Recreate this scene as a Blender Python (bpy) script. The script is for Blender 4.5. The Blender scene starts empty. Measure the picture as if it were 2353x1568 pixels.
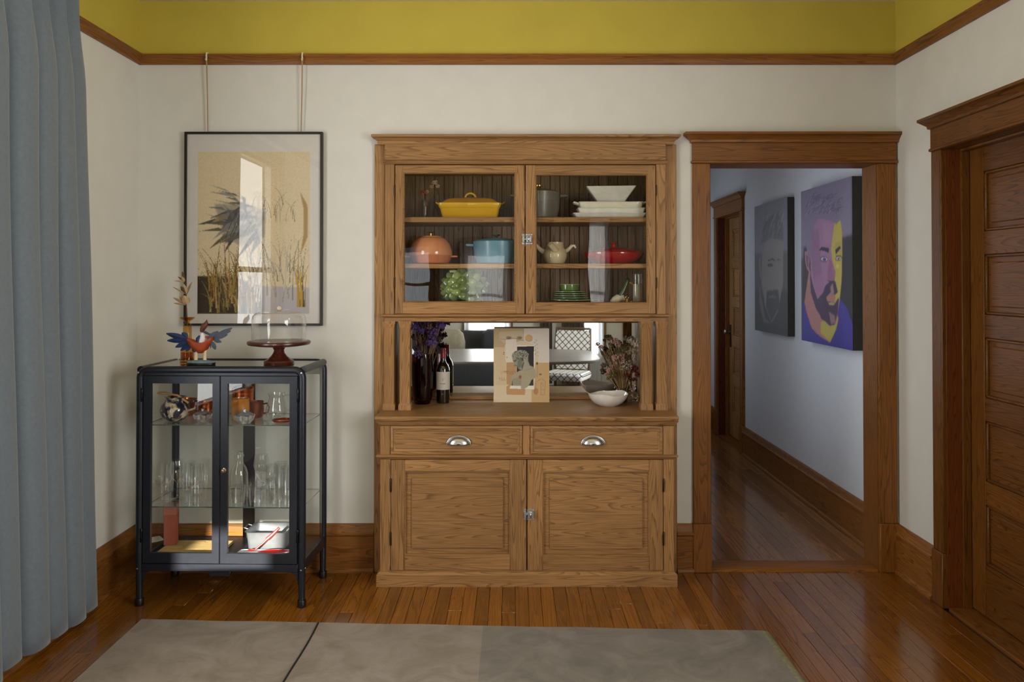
import bpy, math, random
import numpy as np
from mathutils import Vector, Matrix, Euler
random.seed(7)
SC = bpy.context.scene
COL = SC.collection
R = math.radians

# ------------------------------------------------------------------ camera
FPX, CX, CYH = 1880.0, 1180.0, 645.0      # focal length in pixels, vanishing column, horizon row
CAM_D, CAM_H, PITCH = 4.34, 1.535, 0.012
PPY = CYH - FPX * math.tan(PITCH)
cam = bpy.data.cameras.new('camera')
cam.sensor_width = 36.0
cam.lens = 36.0 * FPX / 2353.0
cam.shift_x = -(CX - 1176.5) / 2353.0
cam.shift_y = -(784.0 - PPY) / 2353.0
cam.clip_start = 0.05
co = bpy.data.objects.new('camera', cam)
co.location = (0, -CAM_D, CAM_H)
co.rotation_euler = (math.pi / 2 + PITCH, 0, 0)
COL.objects.link(co)
SC.camera = co

def ray(px, py):
    u, v = (px - CX) / FPX, (PPY - py) / FPX
    c, s = math.cos(PITCH), math.sin(PITCH)
    return Vector((u, c - v * s, s + v * c))
def P(px, py, Y):
    """X and Z of the point seen at a pixel on the plane Y = const."""
    d = ray(px, py); t = (Y + CAM_D) / d.y
    return d.x * t, CAM_H + d.z * t
def PXX(px, Y, py=700): return P(px, py, Y)[0]
def PZ(py, Y, px=1180): return P(px, py, Y)[1]
def PF(px, py, z=0.0):
    """X and Y of the point seen at a pixel on the plane Z = const."""
    d = ray(px, py); t = (z - CAM_H) / d.z
    return d.x * t, -CAM_D + d.y * t

# ------------------------------------------------------------------ world, sun, window light, exposure
SC.view_settings.view_transform = 'Standard'
SC.view_settings.look = 'None'
SC.view_settings.gamma = 1.0
SC.view_settings.use_curve_mapping = False
SC.view_settings.exposure = 0.0
SC.cycles.transparent_max_bounces = 40
W = bpy.data.worlds.new('World'); SC.world = W; W.use_nodes = True
bg = W.node_tree.nodes['Background']
bg.inputs[0].default_value = (0.72, 0.84, 1.0, 1); bg.inputs[1].default_value = 0.8

def area(name, loc, rot, sx, sy, power, color, spread=180):
    l = bpy.data.lights.new(name, 'AREA'); l.shape = 'RECTANGLE'; l.size = sx; l.size_y = sy
    l.energy = power; l.color = color; l.spread = R(spread)
    o = bpy.data.objects.new(name, l); o.location = loc; o.rotation_euler = rot; COL.objects.link(o)
    return o
area('daylight_left_window', (-2.13, -2.02, 1.62), (0, R(-90), 0), 1.75, 1.25, 68, (1.0, 0.985, 0.965))
area('daylight_right_window', (2.20, -3.55, 1.65), (0, R(90), 0), 1.75, 1.75, 122, (1.0, 0.99, 0.98))
area('daylight_rear_window', (-0.38, -7.12, 1.335), (R(90), 0, 0), 0.54, 1.21, 14, (0.90, 0.95, 1.0))
area('daylight_added_corner_window', (-1.37, -7.12, 1.45), (R(90), 0, 0), 0.48, 0.96, 4, (0.90, 0.95, 1.0))  # corner window is added, unseen, so a sun strip reaches the cabinet
area('daylight_rear_window_sheer', (1.035, -7.12, 1.405), (R(90), 0, 0), 0.45, 1.88, 14, (0.90, 0.95, 1.0))
area('daylight_hall_window', (0.86, 0.95, 1.55), (0, R(-90), 0), 1.3, 0.8, 5.4, (0.90, 0.94, 1.0))
area('daylight_hall_far_window', (0.86, 3.45, 1.55), (0, R(-90), 0), 1.3, 0.7, 2.6, (0.92, 0.95, 1.0))
sun = bpy.data.lights.new('sun', 'SUN'); sun.energy = 24.0; sun.angle = R(0.6); sun.color = (1.0, 0.93, 0.80)
so = bpy.data.objects.new('sun', sun); COL.objects.link(so)
SUN_DIR = Vector((0.0, 1.0, -0.25)).normalized()
so.rotation_euler = SUN_DIR.to_track_quat('-Z', 'Y').to_euler(); so.location = (1, -9, 4)

# ------------------------------------------------------------------ object helpers
def s2l(c):
    return tuple((x / 12.92 if x <= 0.04045 else ((x + 0.055) / 1.055) ** 2.4) for x in [v / 255.0 for v in c])

def empty(name, loc=(0, 0, 0), rz=0.0, label=None, cat=None, group=None, kind=None, parent=None):
    o = bpy.data.objects.new(name, None); o.empty_display_size = 0.05
    o.location = loc; o.rotation_euler = (0, 0, rz); COL.objects.link(o)
    if parent: o.parent = parent
    tag(o, label, cat, group, kind); return o
def tag(o, label=None, cat=None, group=None, kind=None):
    if label: o['label'] = label
    if cat: o['category'] = cat
    if group: o['group'] = group
    if kind: o['kind'] = kind
    return o
def copy_tree(o, parent=None):
    c = o.copy(); COL.objects.link(c); c.parent = parent
    for ch in list(o.children): copy_tree(ch, c)
    return c
def dup(o, loc, rz=None, label=None, scale=None):
    c = copy_tree(o); c.location = loc
    if rz is not None: c.rotation_euler = (0, 0, rz)
    if label: c['label'] = label
    if scale: c.scale = (scale, scale, scale)
    return c

class MB:
    def __init__(s): s.v = []; s.f = []; s.m = []
    def add(s, vs, fs, mi=0):
        b = len(s.v); s.v.extend([tuple(p) for p in vs])
        s.f.extend([tuple(b + i for i in f) for f in fs]); s.m.extend([mi] * len(fs)); return s
    def box(s, x0, x1, y0, y1, z0, z1, bev=0.0015, mi=0):
        if x0 > x1: x0, x1 = x1, x0
        if y0 > y1: y0, y1 = y1, y0
        if z0 > z1: z0, z1 = z1, z0
        b = min(bev, (x1 - x0) / 3, (y1 - y0) / 3, (z1 - z0) / 3)
        if b <= 0:
            vs = [(x, y, z) for x in (x0, x1) for y in (y0, y1) for z in (z0, z1)]
            return s.add(vs, [(0, 1, 3, 2), (4, 6, 7, 5), (0, 4, 5, 1), (2, 3, 7, 6), (0, 2, 6, 4), (1, 5, 7, 3)], mi)
        idx = {}; vs = []
        L = ((x0, x1), (y0, y1), (z0, z1))
        for i in (0, 1):
            for j in (0, 1):
                for k in (0, 1):
                    for a in range(3):
                        p = []
                        for ax, side in enumerate((i, j, k)):
                            p.append(L[ax][side] if ax == a else L[ax][side] + (b if side == 0 else -b))
                        idx[(i, j, k, a)] = len(vs); vs.append(p)
        fs = []
        for a in range(3):
            o1, o2 = (a + 1) % 3, (a + 2) % 3
            for side in (0, 1):
                q = []
                for (p1, p2) in ((0, 0), (1, 0), (1, 1), (0, 1)):
                    t = [0, 0, 0]; t[a] = side; t[o1] = p1; t[o2] = p2; q.append(idx[(t[0], t[1], t[2], a)])
                fs.append(q if side else q[::-1])
        for a in range(3):
            o1, o2 = (a + 1) % 3, (a + 2) % 3
            for s1 in (0, 1):
                for s2 in (0, 1):
                    t0 = [0, 0, 0]; t0[o1] = s1; t0[o2] = s2; t1 = list(t0); t1[a] = 1
                    q = [idx[(*t0, o1)], idx[(*t1, o1)], idx[(*t1, o2)], idx[(*t0, o2)]]
                    fs.append(q if (s1 != s2) else q[::-1])
        for i in (0, 1):
            for j in (0, 1):
                for k in (0, 1):
                    q = [idx[(i, j, k, a)] for a in range(3)]
                    fs.append(q if (i + j + k) % 2 else q[::-1])
        return s.add(vs, fs, mi)
    def rings(s, rs, cap0=True, cap1=True, closed=True, mi=0):
        n = len(rs[0]); vs = [p for r in rs for p in r]; fs = []
        for a in range(len(rs) - 1):
            for i in range(n if closed else n - 1):
                j = (i + 1) % n
                fs.append((a * n + i, a * n + j, (a + 1) * n + j, (a + 1) * n + i))
        if cap0 and closed: fs.append(tuple(range(n - 1, -1, -1)))
        if cap1 and closed: fs.append(tuple((len(rs) - 1) * n + i for i in range(n)))
        return s.add(vs, fs, mi)
    def pane_y(s, x0, x1, y, z0, z1): return s.add([(x0, y, z0), (x1, y, z0), (x1, y, z1), (x0, y, z1)], [(0, 1, 2, 3)])
    def pane_x(s, x, y0, y1, z0, z1): return s.add([(x, y0, z0), (x, y1, z0), (x, y1, z1), (x, y0, z1)], [(0, 1, 2, 3)])
    def lathe(s, prof, seg=28, c=(0, 0, 0), sx=1, sy=1, cap0=True, cap1=True, mi=0):
        rs = [[(c[0] + r * sx * math.cos(2 * math.pi * i / seg), c[1] + r * sy * math.sin(2 * math.pi * i / seg), c[2] + z)
               for i in range(seg)] for r, z in prof]
        return s.rings(rs, cap0, cap1, True, mi)
    def tube(s, pts, rad, seg=8, mi=0):
        pts = [Vector(p) for p in pts]; n = len(pts)
        rad = rad if isinstance(rad, (list, tuple)) else [rad] * n
        rs = []; ref = None
        for i in range(n):
            t = (pts[min(i + 1, n - 1)] - pts[max(i - 1, 0)]).normalized()
            if ref is None:
                ref = Vector((0, 0, 1)) if abs(t.z) < 0.9 else Vector((1, 0, 0))
            u = t.cross(ref).normalized(); w = u.cross(t).normalized(); ref = w
            rs.append([pts[i] + (u * math.cos(2 * math.pi * k / seg) + w * math.sin(2 * math.pi * k / seg)) * rad[i] for k in range(seg)])
        return s.rings(rs, True, True, True, mi)
    def prism(s, poly, axis, a, b, mi=0):
        def pt(p, t):
            return (t, p[0], p[1]) if axis == 0 else ((p[0], t, p[1]) if axis == 1 else (p[0], p[1], t))
        return s.rings([[pt(p, a) for p in poly], [pt(p, b) for p in poly]], mi=mi)
    def moulding(s, x0, x1, yf, yb, prof, mi=0):
        """profile of (projection, z): returns wrap round both ends; the front faces -y."""
        rs = [[(x0 - p, yb, z), (x0 - p, yf - p, z), (x1 + p, yf - p, z), (x1 + p, yb, z)] for p, z in prof]
        return s.rings(rs, mi=mi)
    def ball(s, c, r, seg=10, rg=6, mi=0):
        rx, ry, rz = r if isinstance(r, (tuple, list)) else (r, r, r)
        rs = []
        for a in range(1, rg):
            th = math.pi * a / rg
            rs.append([(c[0] + rx * math.sin(th) * math.cos(2 * math.pi * i / seg), c[1] + ry * math.sin(th) * math.sin(2 * math.pi * i / seg),
                        c[2] - rz * math.cos(th)) for i in range(seg)])
        b = len(s.v); s.rings(rs, False, False, True, mi)
        n = len(s.v); s.v.append((c[0], c[1], c[2] - rz)); s.v.append((c[0], c[1], c[2] + rz))
        for i in range(seg):
            j = (i + 1) % seg
            s.f.append((n, b + j, b + i)); s.m.append(mi)
            k = b + (rg - 2) * seg
            s.f.append((n + 1, k + i, k + j)); s.m.append(mi)
        return s
    def xf(s, M, start=0):
        s.v[start:] = [tuple(M @ Vector(p)) for p in s.v[start:]]; return s
    def mesh(s, name, mats, smooth=True, angle=38):
        me = bpy.data.meshes.new(name); me.from_pydata(s.v, [], s.f)
        mats = mats if isinstance(mats, (list, tuple)) else [mats]
        for m in mats: me.materials.append(m)
        if len(mats) > 1: me.polygons.foreach_set('material_index', s.m)
        me.validate()
        if smooth:
            me.shade_smooth(); me.set_sharp_from_angle(angle=R(angle))
        me.update(); return me
    def build(s, name, mats, parent=None, loc=(0, 0, 0), rot=(0, 0, 0), label=None, cat=None, group=None, kind=None, smooth=True, angle=38):
        o = bpy.data.objects.new(name, s.mesh(name, mats, smooth, angle)); COL.objects.link(o)
        o.location = loc; o.rotation_euler = rot
        if parent: o.parent = parent
        return tag(o, label, cat, group, kind)
def place(me, name, parent=None, loc=(0, 0, 0), rot=(0, 0, 0), scale=(1, 1, 1)):
    o = bpy.data.objects.new(name, me); COL.objects.link(o); o.location = loc; o.rotation_euler = rot; o.scale = scale
    if parent: o.parent = parent
    return o
def rrect(w, d, r, z, n=4, cx=0, cy=0):
    pts = []
    for (sx, sy, a0) in ((1, 1, 0), (-1, 1, 90), (-1, -1, 180), (1, -1, 270)):
        for i in range(n + 1):
            a = R(a0 + 90 * i / n)
            pts.append((cx + sx * (w / 2 - r) + r * math.cos(a), cy + sy * (d / 2 - r) + r * math.sin(a), z))
    return pts

# ------------------------------------------------------------------ materials
MATS = {}
def newmat(name):
    m = bpy.data.materials.new(name); m.use_nodes = True
    nt = m.node_tree; b = nt.nodes['Principled BSDF']; MATS[name] = m
    return m, nt, b
def N(nt, t, **kw):
    n = nt.nodes.new(t)
    for k, v in kw.items(): setattr(n, k, v)
    return n
def ramp(nt, stops):
    r = N(nt, 'ShaderNodeValToRGB'); el = r.color_ramp.elements
    while len(el) < len(stops): el.new(0.5)
    for e, (p, c) in zip(el, stops): e.position = p; e.color = (*c, 1) if len(c) == 3 else c
    return r
def plain(name, srgb, rough=0.5, metal=0.0, coat=0.0, var=0.06, nscale=30.0, bump=0.0, spec=0.5, sheen=0.0):
    """painted, glazed or metal surface: a base colour with a faint procedural variation."""
    m, nt, b = newmat(name); c = s2l(srgb)
    tc = N(nt, 'ShaderNodeTexCoord'); no = N(nt, 'ShaderNodeTexNoise'); no.inputs['Scale'].default_value = nscale; no.inputs['Detail'].default_value = 4
    nt.links.new(tc.outputs['Object'], no.inputs['Vector'])
    rp = ramp(nt, [(0.3, tuple(x * (1 - var) for x in c)), (0.7, tuple(min(1, x * (1 + var)) for x in c))])
    nt.links.new(no.outputs['Fac'], rp.inputs['Fac']); nt.links.new(rp.outputs['Color'], b.inputs['Base Color'])
    b.inputs['Roughness'].default_value = rough; b.inputs['Metallic'].default_value = metal
    b.inputs['Coat Weight'].default_value = coat; b.inputs['Specular IOR Level'].default_value = spec
    b.inputs['Sheen Weight'].default_value = sheen
    if bump:
        bp = N(nt, 'ShaderNodeBump'); bp.inputs['Strength'].default_value = bump; bp.inputs['Distance'].default_value = 0.002
        nt.links.new(no.outputs['Fac'], bp.inputs['Height']); nt.links.new(bp.outputs['Normal'], b.inputs['Normal'])
    return m
def wood(name, axis, dark, light, rough=0.46, ring=13.0, rscale=.75, coat=0.08, stretch=20.0, pore=0.34, spec=0.28, cr=0.25, ovar=0.24):
    """grain runs along the axis; growth rings are contours of a stretched noise."""
    m, nt, b = newmat(name)
    tc = N(nt, 'ShaderNodeTexCoord'); oi = N(nt, 'ShaderNodeObjectInfo')
    sc = N(nt, 'ShaderNodeVectorMath', operation='SCALE'); sc.inputs[0].default_value = (7.3, 11.9, 5.1)
    nt.links.new(oi.outputs['Random'], sc.inputs['Scale'])
    ad = N(nt, 'ShaderNodeVectorMath', operation='ADD')
    nt.links.new(tc.outputs['Object'], ad.inputs[0]); nt.links.new(sc.outputs[0], ad.inputs[1])
    def mapped(k, st):
        mp = N(nt, 'ShaderNodeMapping'); s = [k * st] * 3; s[axis] = k
        mp.inputs['Scale'].default_value = s; nt.links.new(ad.outputs[0], mp.inputs['Vector']); return mp
    m1 = mapped(rscale, stretch)
    n1 = N(nt, 'ShaderNodeTexNoise'); n1.inputs['Scale'].default_value = 1.0; n1.inputs['Detail'].default_value = 1.2; n1.inputs['Distortion'].default_value = 0.25
    nt.links.new(m1.outputs[0], n1.inputs['Vector'])
    mu = N(nt, 'ShaderNodeMath', operation='MULTIPLY'); mu.inputs[1].default_value = ring * 2
    nt.links.new(n1.outputs['Fac'], mu.inputs[0])
    fr = N(nt, 'ShaderNodeMath', operation='FRACT'); nt.links.new(mu.outputs[0], fr.inputs[0])
    mid = tuple((a + c) / 2 for a, c in zip(dark, light))
    rr = ramp(nt, [(0.0, light), (0.60, tuple(0.3 * a + 0.7 * c for a, c in zip(mid, light))), (0.90, tuple(0.8 * a + 0.2 * c for a, c in zip(dark, light))), (1.0, light)])
    nt.links.new(fr.outputs[0], rr.inputs['Fac'])
    m2 = mapped(9.0, 26.0)
    n2 = N(nt, 'ShaderNodeTexNoise'); n2.inputs['Scale'].default_value = 1.0; n2.inputs['Detail'].default_value = 3
    nt.links.new(m2.outputs[0], n2.inputs['Vector'])
    pr = ramp(nt, [(0.34, tuple(1 - pore * 0.75 for _ in range(3))), (0.56, (1, 1, 1))]); nt.links.new(n2.outputs['Fac'], pr.inputs['Fac'])
    mx = N(nt, 'ShaderNodeMix', data_type='RGBA', blend_type='MULTIPLY'); mx.inputs['Factor'].default_value = 1.0
    nt.links.new(rr.outputs['Color'], mx.inputs[6]); nt.links.new(pr.outputs['Color'], mx.inputs[7])
    n3 = N(nt, 'ShaderNodeTexNoise'); n3.inputs['Scale'].default_value = 2.3; n3.inputs['Detail'].default_value = 3
    nt.links.new(ad.outputs[0], n3.inputs['Vector'])
    hv = N(nt, 'ShaderNodeMath', operation='MULTIPLY_ADD'); hv.inputs[1].default_value = 0.5; hv.inputs[2].default_value = 0.62 + (0.24 - ovar) * .5
    nt.links.new(n3.outputs['Fac'], hv.inputs[0])
    ov = N(nt, 'ShaderNodeMath', operation='MULTIPLY_ADD'); ov.inputs[1].default_value = ovar; nt.links.new(oi.outputs['Random'], ov.inputs[0]); nt.links.new(hv.outputs[0], ov.inputs[2])
    hs = N(nt, 'ShaderNodeHueSaturation'); nt.links.new(ov.outputs[0], hs.inputs['Value']); nt.links.new(mx.outputs[2], hs.inputs['Color'])
    nt.links.new(hs.outputs['Color'], b.inputs['Base Color'])
    b.inputs['Roughness'].default_value = rough; b.inputs['Coat Weight'].default_value = coat; b.inputs['Coat Roughness'].default_value = cr
    b.inputs['Specular IOR Level'].default_value = spec
    bp = N(nt, 'ShaderNodeBump'); bp.inputs['Strength'].default_value = 0.12; bp.inputs['Distance'].default_value = 0.001
    nt.links.new(n2.outputs['Fac'], bp.inputs['Height']); nt.links.new(bp.outputs['Normal'], b.inputs['Normal'])
    return m
def thin_glass(name, tint=(0.97, 0.985, 0.975), refl=1.0, rough=0.0, ior=1.5, wave=0.0, fp=4.0, fm=0.8):
    m, nt, b = newmat(name); nt.nodes.remove(b)
    out = nt.nodes['Material Output']
    tr = N(nt, 'ShaderNodeBsdfTransparent'); tr.inputs[0].default_value = (*tint, 1)
    gl = N(nt, 'ShaderNodeBsdfGlossy'); gl.inputs['Roughness'].default_value = rough; gl.inputs[0].default_value = (refl, refl, refl, 1)
    f0 = ((ior - 1) / (ior + 1)) ** 2
    lw = N(nt, 'ShaderNodeLayerWeight'); lw.inputs['Blend'].default_value = 0.5
    pw = N(nt, 'ShaderNodeMath', operation='POWER'); pw.inputs[1].default_value = fp; nt.links.new(lw.outputs['Facing'], pw.inputs[0])
    fr = N(nt, 'ShaderNodeMath', operation='MULTIPLY_ADD'); fr.inputs[1].default_value = fm - f0; fr.inputs[2].default_value = f0; nt.links.new(pw.outputs[0], fr.inputs[0])
    mx = N(nt, 'ShaderNodeMixShader')
    nt.links.new(fr.outputs[0], mx.inputs[0]); nt.links.new(tr.outputs[0], mx.inputs[1]); nt.links.new(gl.outputs[0], mx.inputs[2])
    if wave:
        tc = N(nt, 'ShaderNodeTexCoord'); no = N(nt, 'ShaderNodeTexNoise'); no.inputs['Scale'].default_value = 5; no.inputs['Detail'].default_value = 1
        bp = N(nt, 'ShaderNodeBump'); bp.inputs['Strength'].default_value = wave; bp.inputs['Distance'].default_value = 0.01
        nt.links.new(tc.outputs['Object'], no.inputs['Vector']); nt.links.new(no.outputs['Fac'], bp.inputs['Height'])
        nt.links.new(bp.outputs['Normal'], gl.inputs['Normal'])
    nt.links.new(mx.outputs[0], out.inputs[0]); return m
def vcol(name, rough=0.6, coat=0.0):
    m, nt, b = newmat(name); a = N(nt, 'ShaderNodeAttribute'); a.attribute_name = 'paint'
    nt.links.new(a.outputs['Color'], b.inputs['Base Color']); b.inputs['Roughness'].default_value = rough
    b.inputs['Coat Weight'].default_value = coat; b.inputs['Coat Roughness'].default_value = 0.3
    no = N(nt, 'ShaderNodeTexNoise'); no.inputs['Scale'].default_value = 160; bp = N(nt, 'ShaderNodeBump'); bp.inputs['Strength'].default_value = 0.15; bp.inputs['Distance'].default_value = 0.001
    tc = N(nt, 'ShaderNodeTexCoord'); nt.links.new(tc.outputs['Object'], no.inputs['Vector'])
    nt.links.new(no.outputs['Fac'], bp.inputs['Height']); nt.links.new(bp.outputs['Normal'], b.inputs['Normal'])
    return m

OAK_D, OAK_L = (0.155, 0.072, 0.021), (0.378, 0.197, 0.075)
oakx = wood('oak_grain_x', 0, OAK_D, OAK_L); oaky = wood('oak_grain_y', 1, OAK_D, OAK_L); oakz = wood('oak_grain_z', 2, OAK_D, OAK_L)
TR_D, TR_L = (0.105, 0.036, 0.005), (0.262, 0.100, 0.018)
trx = wood('trim_oak_grain_x', 0, TR_D, TR_L); try_ = wood('trim_oak_grain_y', 1, TR_D, TR_L); trz = wood('trim_oak_grain_z', 2, TR_D, TR_L)
bead = wood('beadboard_wood', 2, (0.095, 0.056, 0.032), (0.255, 0.158, 0.096), rough=0.55, coat=0.0)
floorw = wood('floor_wood', 1, (0.150, 0.050, 0.005), (0.255, 0.092, 0.010), rough=0.2, coat=0.45, rscale=.7, stretch=20, pore=0.22, spec=.5, ring=8, cr=.1, ovar=.55)
hallfl = wood('hall_floor_wood', 1, (0.160, 0.068, 0.023), (0.270, 0.125, 0.046), rough=0.2, coat=0.45, rscale=.7, stretch=20, pore=0.22, spec=.5, ring=8, cr=.1, ovar=.55)
DR_D, DR_L = (0.066, 0.021, 0.002), (0.170, 0.062, 0.009)  # darker than the trim: light falloff and vignette put into the door colour
drx = wood('door_oak_dimmed_x', 0, DR_D, DR_L); drz = wood('door_oak_dimmed_z', 2, DR_D, DR_L)
jambw = wood('red_jamb_wood', 2, (0.070, 0.016, 0.003), (0.165, 0.042, 0.008))
redw = wood('mahogany', 2, (0.030, 0.006, 0.003), (0.105, 0.022, 0.010), rough=0.28, coat=0.4)
cream = plain('cream_paint', (213, 210, 203), 0.75, var=0.025, nscale=9, bump=0.25)
white_hall = plain('hall_white_paint', (204, 207, 214), 0.75, var=0.02, nscale=9, bump=0.2)
yellow = plain('yellow_paint', (193, 173, 66), 0.7, var=0.04, nscale=5, bump=0.2)
ceil_m = plain('ceiling_paint', (214, 200, 150), 0.85, var=0.02)
black = plain('black_metal', (36, 39, 48), 0.34, metal=0.35, var=0.1)
blackw = plain('black_lacquer', (20, 17, 13), 0.4)
chrome = plain('chrome', (225, 228, 235), 0.12, metal=1.0, var=0.02)
nickel = plain('brushed_nickel', (200, 200, 205), 0.25, metal=1.0, var=0.04)
iron = plain('dark_hinge_metal', (58, 48, 38), 0.45, metal=0.8)
glass = thin_glass('clear_glass'); oldglass = thin_glass('old_wavy_glass', (0.93, 0.93, 0.90), wave=0.05, ior=1.48)
cryst = thin_glass('crystal', (0.965, 0.975, 0.98), ior=1.8, fp=2.0)
mirror_m = plain('mirror_silver', (226, 230, 230), 0.015, metal=1.0, var=0.0)
# ------------------------------------------------------------------ room shell
XL = P(320, 140, 0)[0]; XR = 2.034
ZR0, ZR1 = PZ(146.5, -0.025), PZ(124, -0.025)      # picture rail
CZ = P(360, 3.5, 0)[1]                              # ceiling
ZR = (ZR0 + ZR1) / 2
NX0, NX1, NZ = -0.70, 0.825, 2.25                   # niche of the built-in
DX0 = PXX(1635, -0.022) ; DX1 = PXX(2018, -0.022); DH = PZ(376, -0.022)   # hall doorway
HY = 4.10; HXL = 0.97

def walls(name, boxes, mats, label):
    mb = MB()
    for (x0, x1, y0, y1, z0, z1) in boxes:
        if z1 > ZR and z0 < ZR and len(mats) > 1:
            mb.box(x0, x1, y0, y1, z0, ZR, 0); mb.box(x0, x1, y0, y1, ZR, z1, 0, mi=1)
        else:
            mb.box(x0, x1, y0, y1, z0, z1, 0, mi=1 if (z0 >= ZR and len(mats) > 1) else 0)
    return mb.build(name, mats, kind='structure', label=label, smooth=False)
T = 0.15
walls('wall_back', [(XL - .12, NX0, 0, T, 0, CZ), (NX0, NX1, 0, T, NZ, CZ), (NX1, DX0 - .018, 0, T, 0, CZ),
                    (DX0 - .018, DX1 + .018, 0, T, DH + .018, CZ), (DX1 + .018, XR + .14, 0, T, 0, CZ)], [cream, yellow],
      'cream back wall with a yellow band above the picture rail')
WY0, WY1, WZ0, WZ1 = -2.66, -1.38, 0.72, 2.52
walls('wall_left', [(XL - .12, XL, WY1, 0, 0, CZ), (XL - .12, XL, WY0, WY1, 0, WZ0), (XL - .12, XL, WY0, WY1, WZ1, CZ), (XL - .12, XL, -7.12, WY0, 0, CZ)],
      [cream, yellow], 'cream left wall beside the curtain')
RDY = -0.50; RDW = 0.84; RDH = DH                     # right-hand door: far edge of the opening, width, height
QY0, QY1, QZ0, QZ1 = -4.45, -2.65, .72, 2.56            # right-hand window behind the camera
walls('wall_right', [(XR, XR + .14, RDY + .018, 0, 0, CZ), (XR, XR + .14, RDY - RDW - .018, RDY + .018, RDH + .018, CZ), (XR, XR + .14, QY1, RDY - RDW - .018, 0, CZ),
                     (XR, XR + .14, QY0, QY1, 0, QZ0), (XR, XR + .14, QY0, QY1, QZ1, CZ), (XR, XR + .14, -7.12, QY0, 0, CZ)],
      [cream, yellow], 'cream right wall beside the panelled door')
RW = [(-1.62, -1.12, .95, 2.04), (-.66, -.10, .72, 1.95), (.80, 1.27, .45, 2.36)]  # first opening is added, out of view, to let the sun beam through
rwb = [(XL - .12, RW[0][0], -7.12, -7.0, 0, CZ), (RW[0][1], RW[1][0], -7.12, -7.0, 0, CZ), (RW[1][1], RW[2][0], -7.12, -7.0, 0, CZ), (RW[2][1], XR + .14, -7.12, -7.0, 0, CZ)]
for a, b_, z0, z1 in RW: rwb += [(a, b_, -7.12, -7.0, 0, z0), (a, b_, -7.12, -7.0, z1, CZ)]
walls('wall_rear', rwb, [cream, yellow], 'cream wall with two bright windows, seen in the hutch mirror')
HW = [(.55, 1.35), (3.10, 3.80)]
hb = [(HXL - .1, HXL, T, HW[0][0], 0, 2.9), (HXL - .1, HXL, HW[0][1], HW[1][0], 0, 2.9), (HXL - .1, HXL, HW[1][1], HY, 0, 2.9)]
for a, b_ in HW: hb += [(HXL - .1, HXL, a, b_, 0, .9), (HXL - .1, HXL, a, b_, 2.2, 2.9)]
walls('wall_hall_left', hb, [white_hall], 'white hall wall opposite the portraits')
HDY, HDW = 3.37, 0.82
walls('wall_hall_right', [(XR, XR + .14, T, HDY - HDW / 2 - .018, 0, 2.9), (XR, XR + .14, HDY - HDW / 2 - .018, HDY + HDW / 2 + .018, DH + .018, 2.9),
                          (XR, XR + .14, HDY + HDW / 2 + .018, HY, 0, 2.9)], [white_hall], 'white hall wall that carries the two portraits')
walls('wall_hall_end', [(HXL - .1, XR + .14, HY, HY + .1, 0, 2.9)], [white_hall], 'white wall at the far end of the hall')
MB().box(XL - .12, XR + .14, -7.12, T, CZ, CZ + .1, 0).build('ceiling', ceil_m, kind='structure', label='pale dining room ceiling')
MB().box(HXL - .1, XR + .14, T, HY + .1, 2.9, 3.0, 0).build('ceiling_hall', ceil_m, kind='structure', label='pale hall ceiling')

# floor: separate boards where the photo shows them
fl = MB()
fl.box(XL - .12, XR + .16, -2.45, T + .05, -.06, -.0135, 0); fl.box(HXL - .1, XR + .16, T, HY + .1, -.06, -.0135, 0)
fl.box(XL - .12, XR + .16, -7.12, -2.45, -.06, 0, 0)
floor = fl.build('floor', plain('floor_underlay', (74, 44, 18), 0.5, var=.25, nscale=12), kind='structure', label='glossy strip wood floor', smooth=False)
PWD = 0.0625
pm = MB().box(-PWD / 2 + .0006, PWD / 2 - .0006, 0, 1, -.0135, 0, .0010).mesh('plank', floorw)
pmh = MB().box(-PWD / 2 + .0006, PWD / 2 - .0006, 0, 1, -.0135, 0, .0010).mesh('plank_hall', hallfl)
rnd = random.Random(3)
def strips(x0, x1, y0, y1, me, n_long):
    x = x0 + PWD / 2
    while x < x1 + PWD / 2:
        y = y0 - rnd.uniform(0, .5); cuts = []
        while y < y1:
            L = rnd.uniform(*n_long); a, b_ = max(y, y0), min(y + L, y1)
            if b_ - a > .02: place(me, 'plank', floor, (x, a, rnd.uniform(-.0004, .0004)), (0, 0, 0), (1, b_ - a - .0008, 1))
            y += L
        x += PWD
strips(XL, XR - .03, -2.45, 0.03, pm, (1.0, 2.3))
strips(HXL + .03, XR - .03, 0.13, HY, pmh, (1.3, 2.8))
MB().prism([(-.012, 0), (-.004, .010), (.012, .014), (.118, .014), (.134, .010), (.142, 0)], 0, DX0 + .002, DX1 - .002).build(
    'trim_4', trx, kind='structure', label='worn wooden threshold of the hall doorway')

# picture rail
def railprof(s): return [(0, ZR0), (.012 * s, ZR0), (.018 * s, ZR0 + .012), (.018 * s, ZR1 - .022), (.030 * s, ZR1 - .010), (.030 * s, ZR1), (0, ZR1)]
MB().prism([(-p, z) for p, z in railprof(1)], 0, XL, XR).build('trim_1', trx, kind='structure', label='wooden picture rail along the back wall')
MB().prism([(XL + p, z) for p, z in railprof(1)], 1, -7.0, -1.75).build('trim_7', try_, kind='structure', label='wooden picture rail past the left window')
MB().prism([(XL + p, z) for p, z in railprof(1)], 1, -.675, -.0).build('trim_2', try_, kind='structure', label='wooden picture rail along the left wall')
MB().prism([(XR - p, z) for p, z in railprof(1)], 1, -7.0, -.0).build('trim_3', try_, kind='structure', label='wooden picture rail along the right wall')

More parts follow.
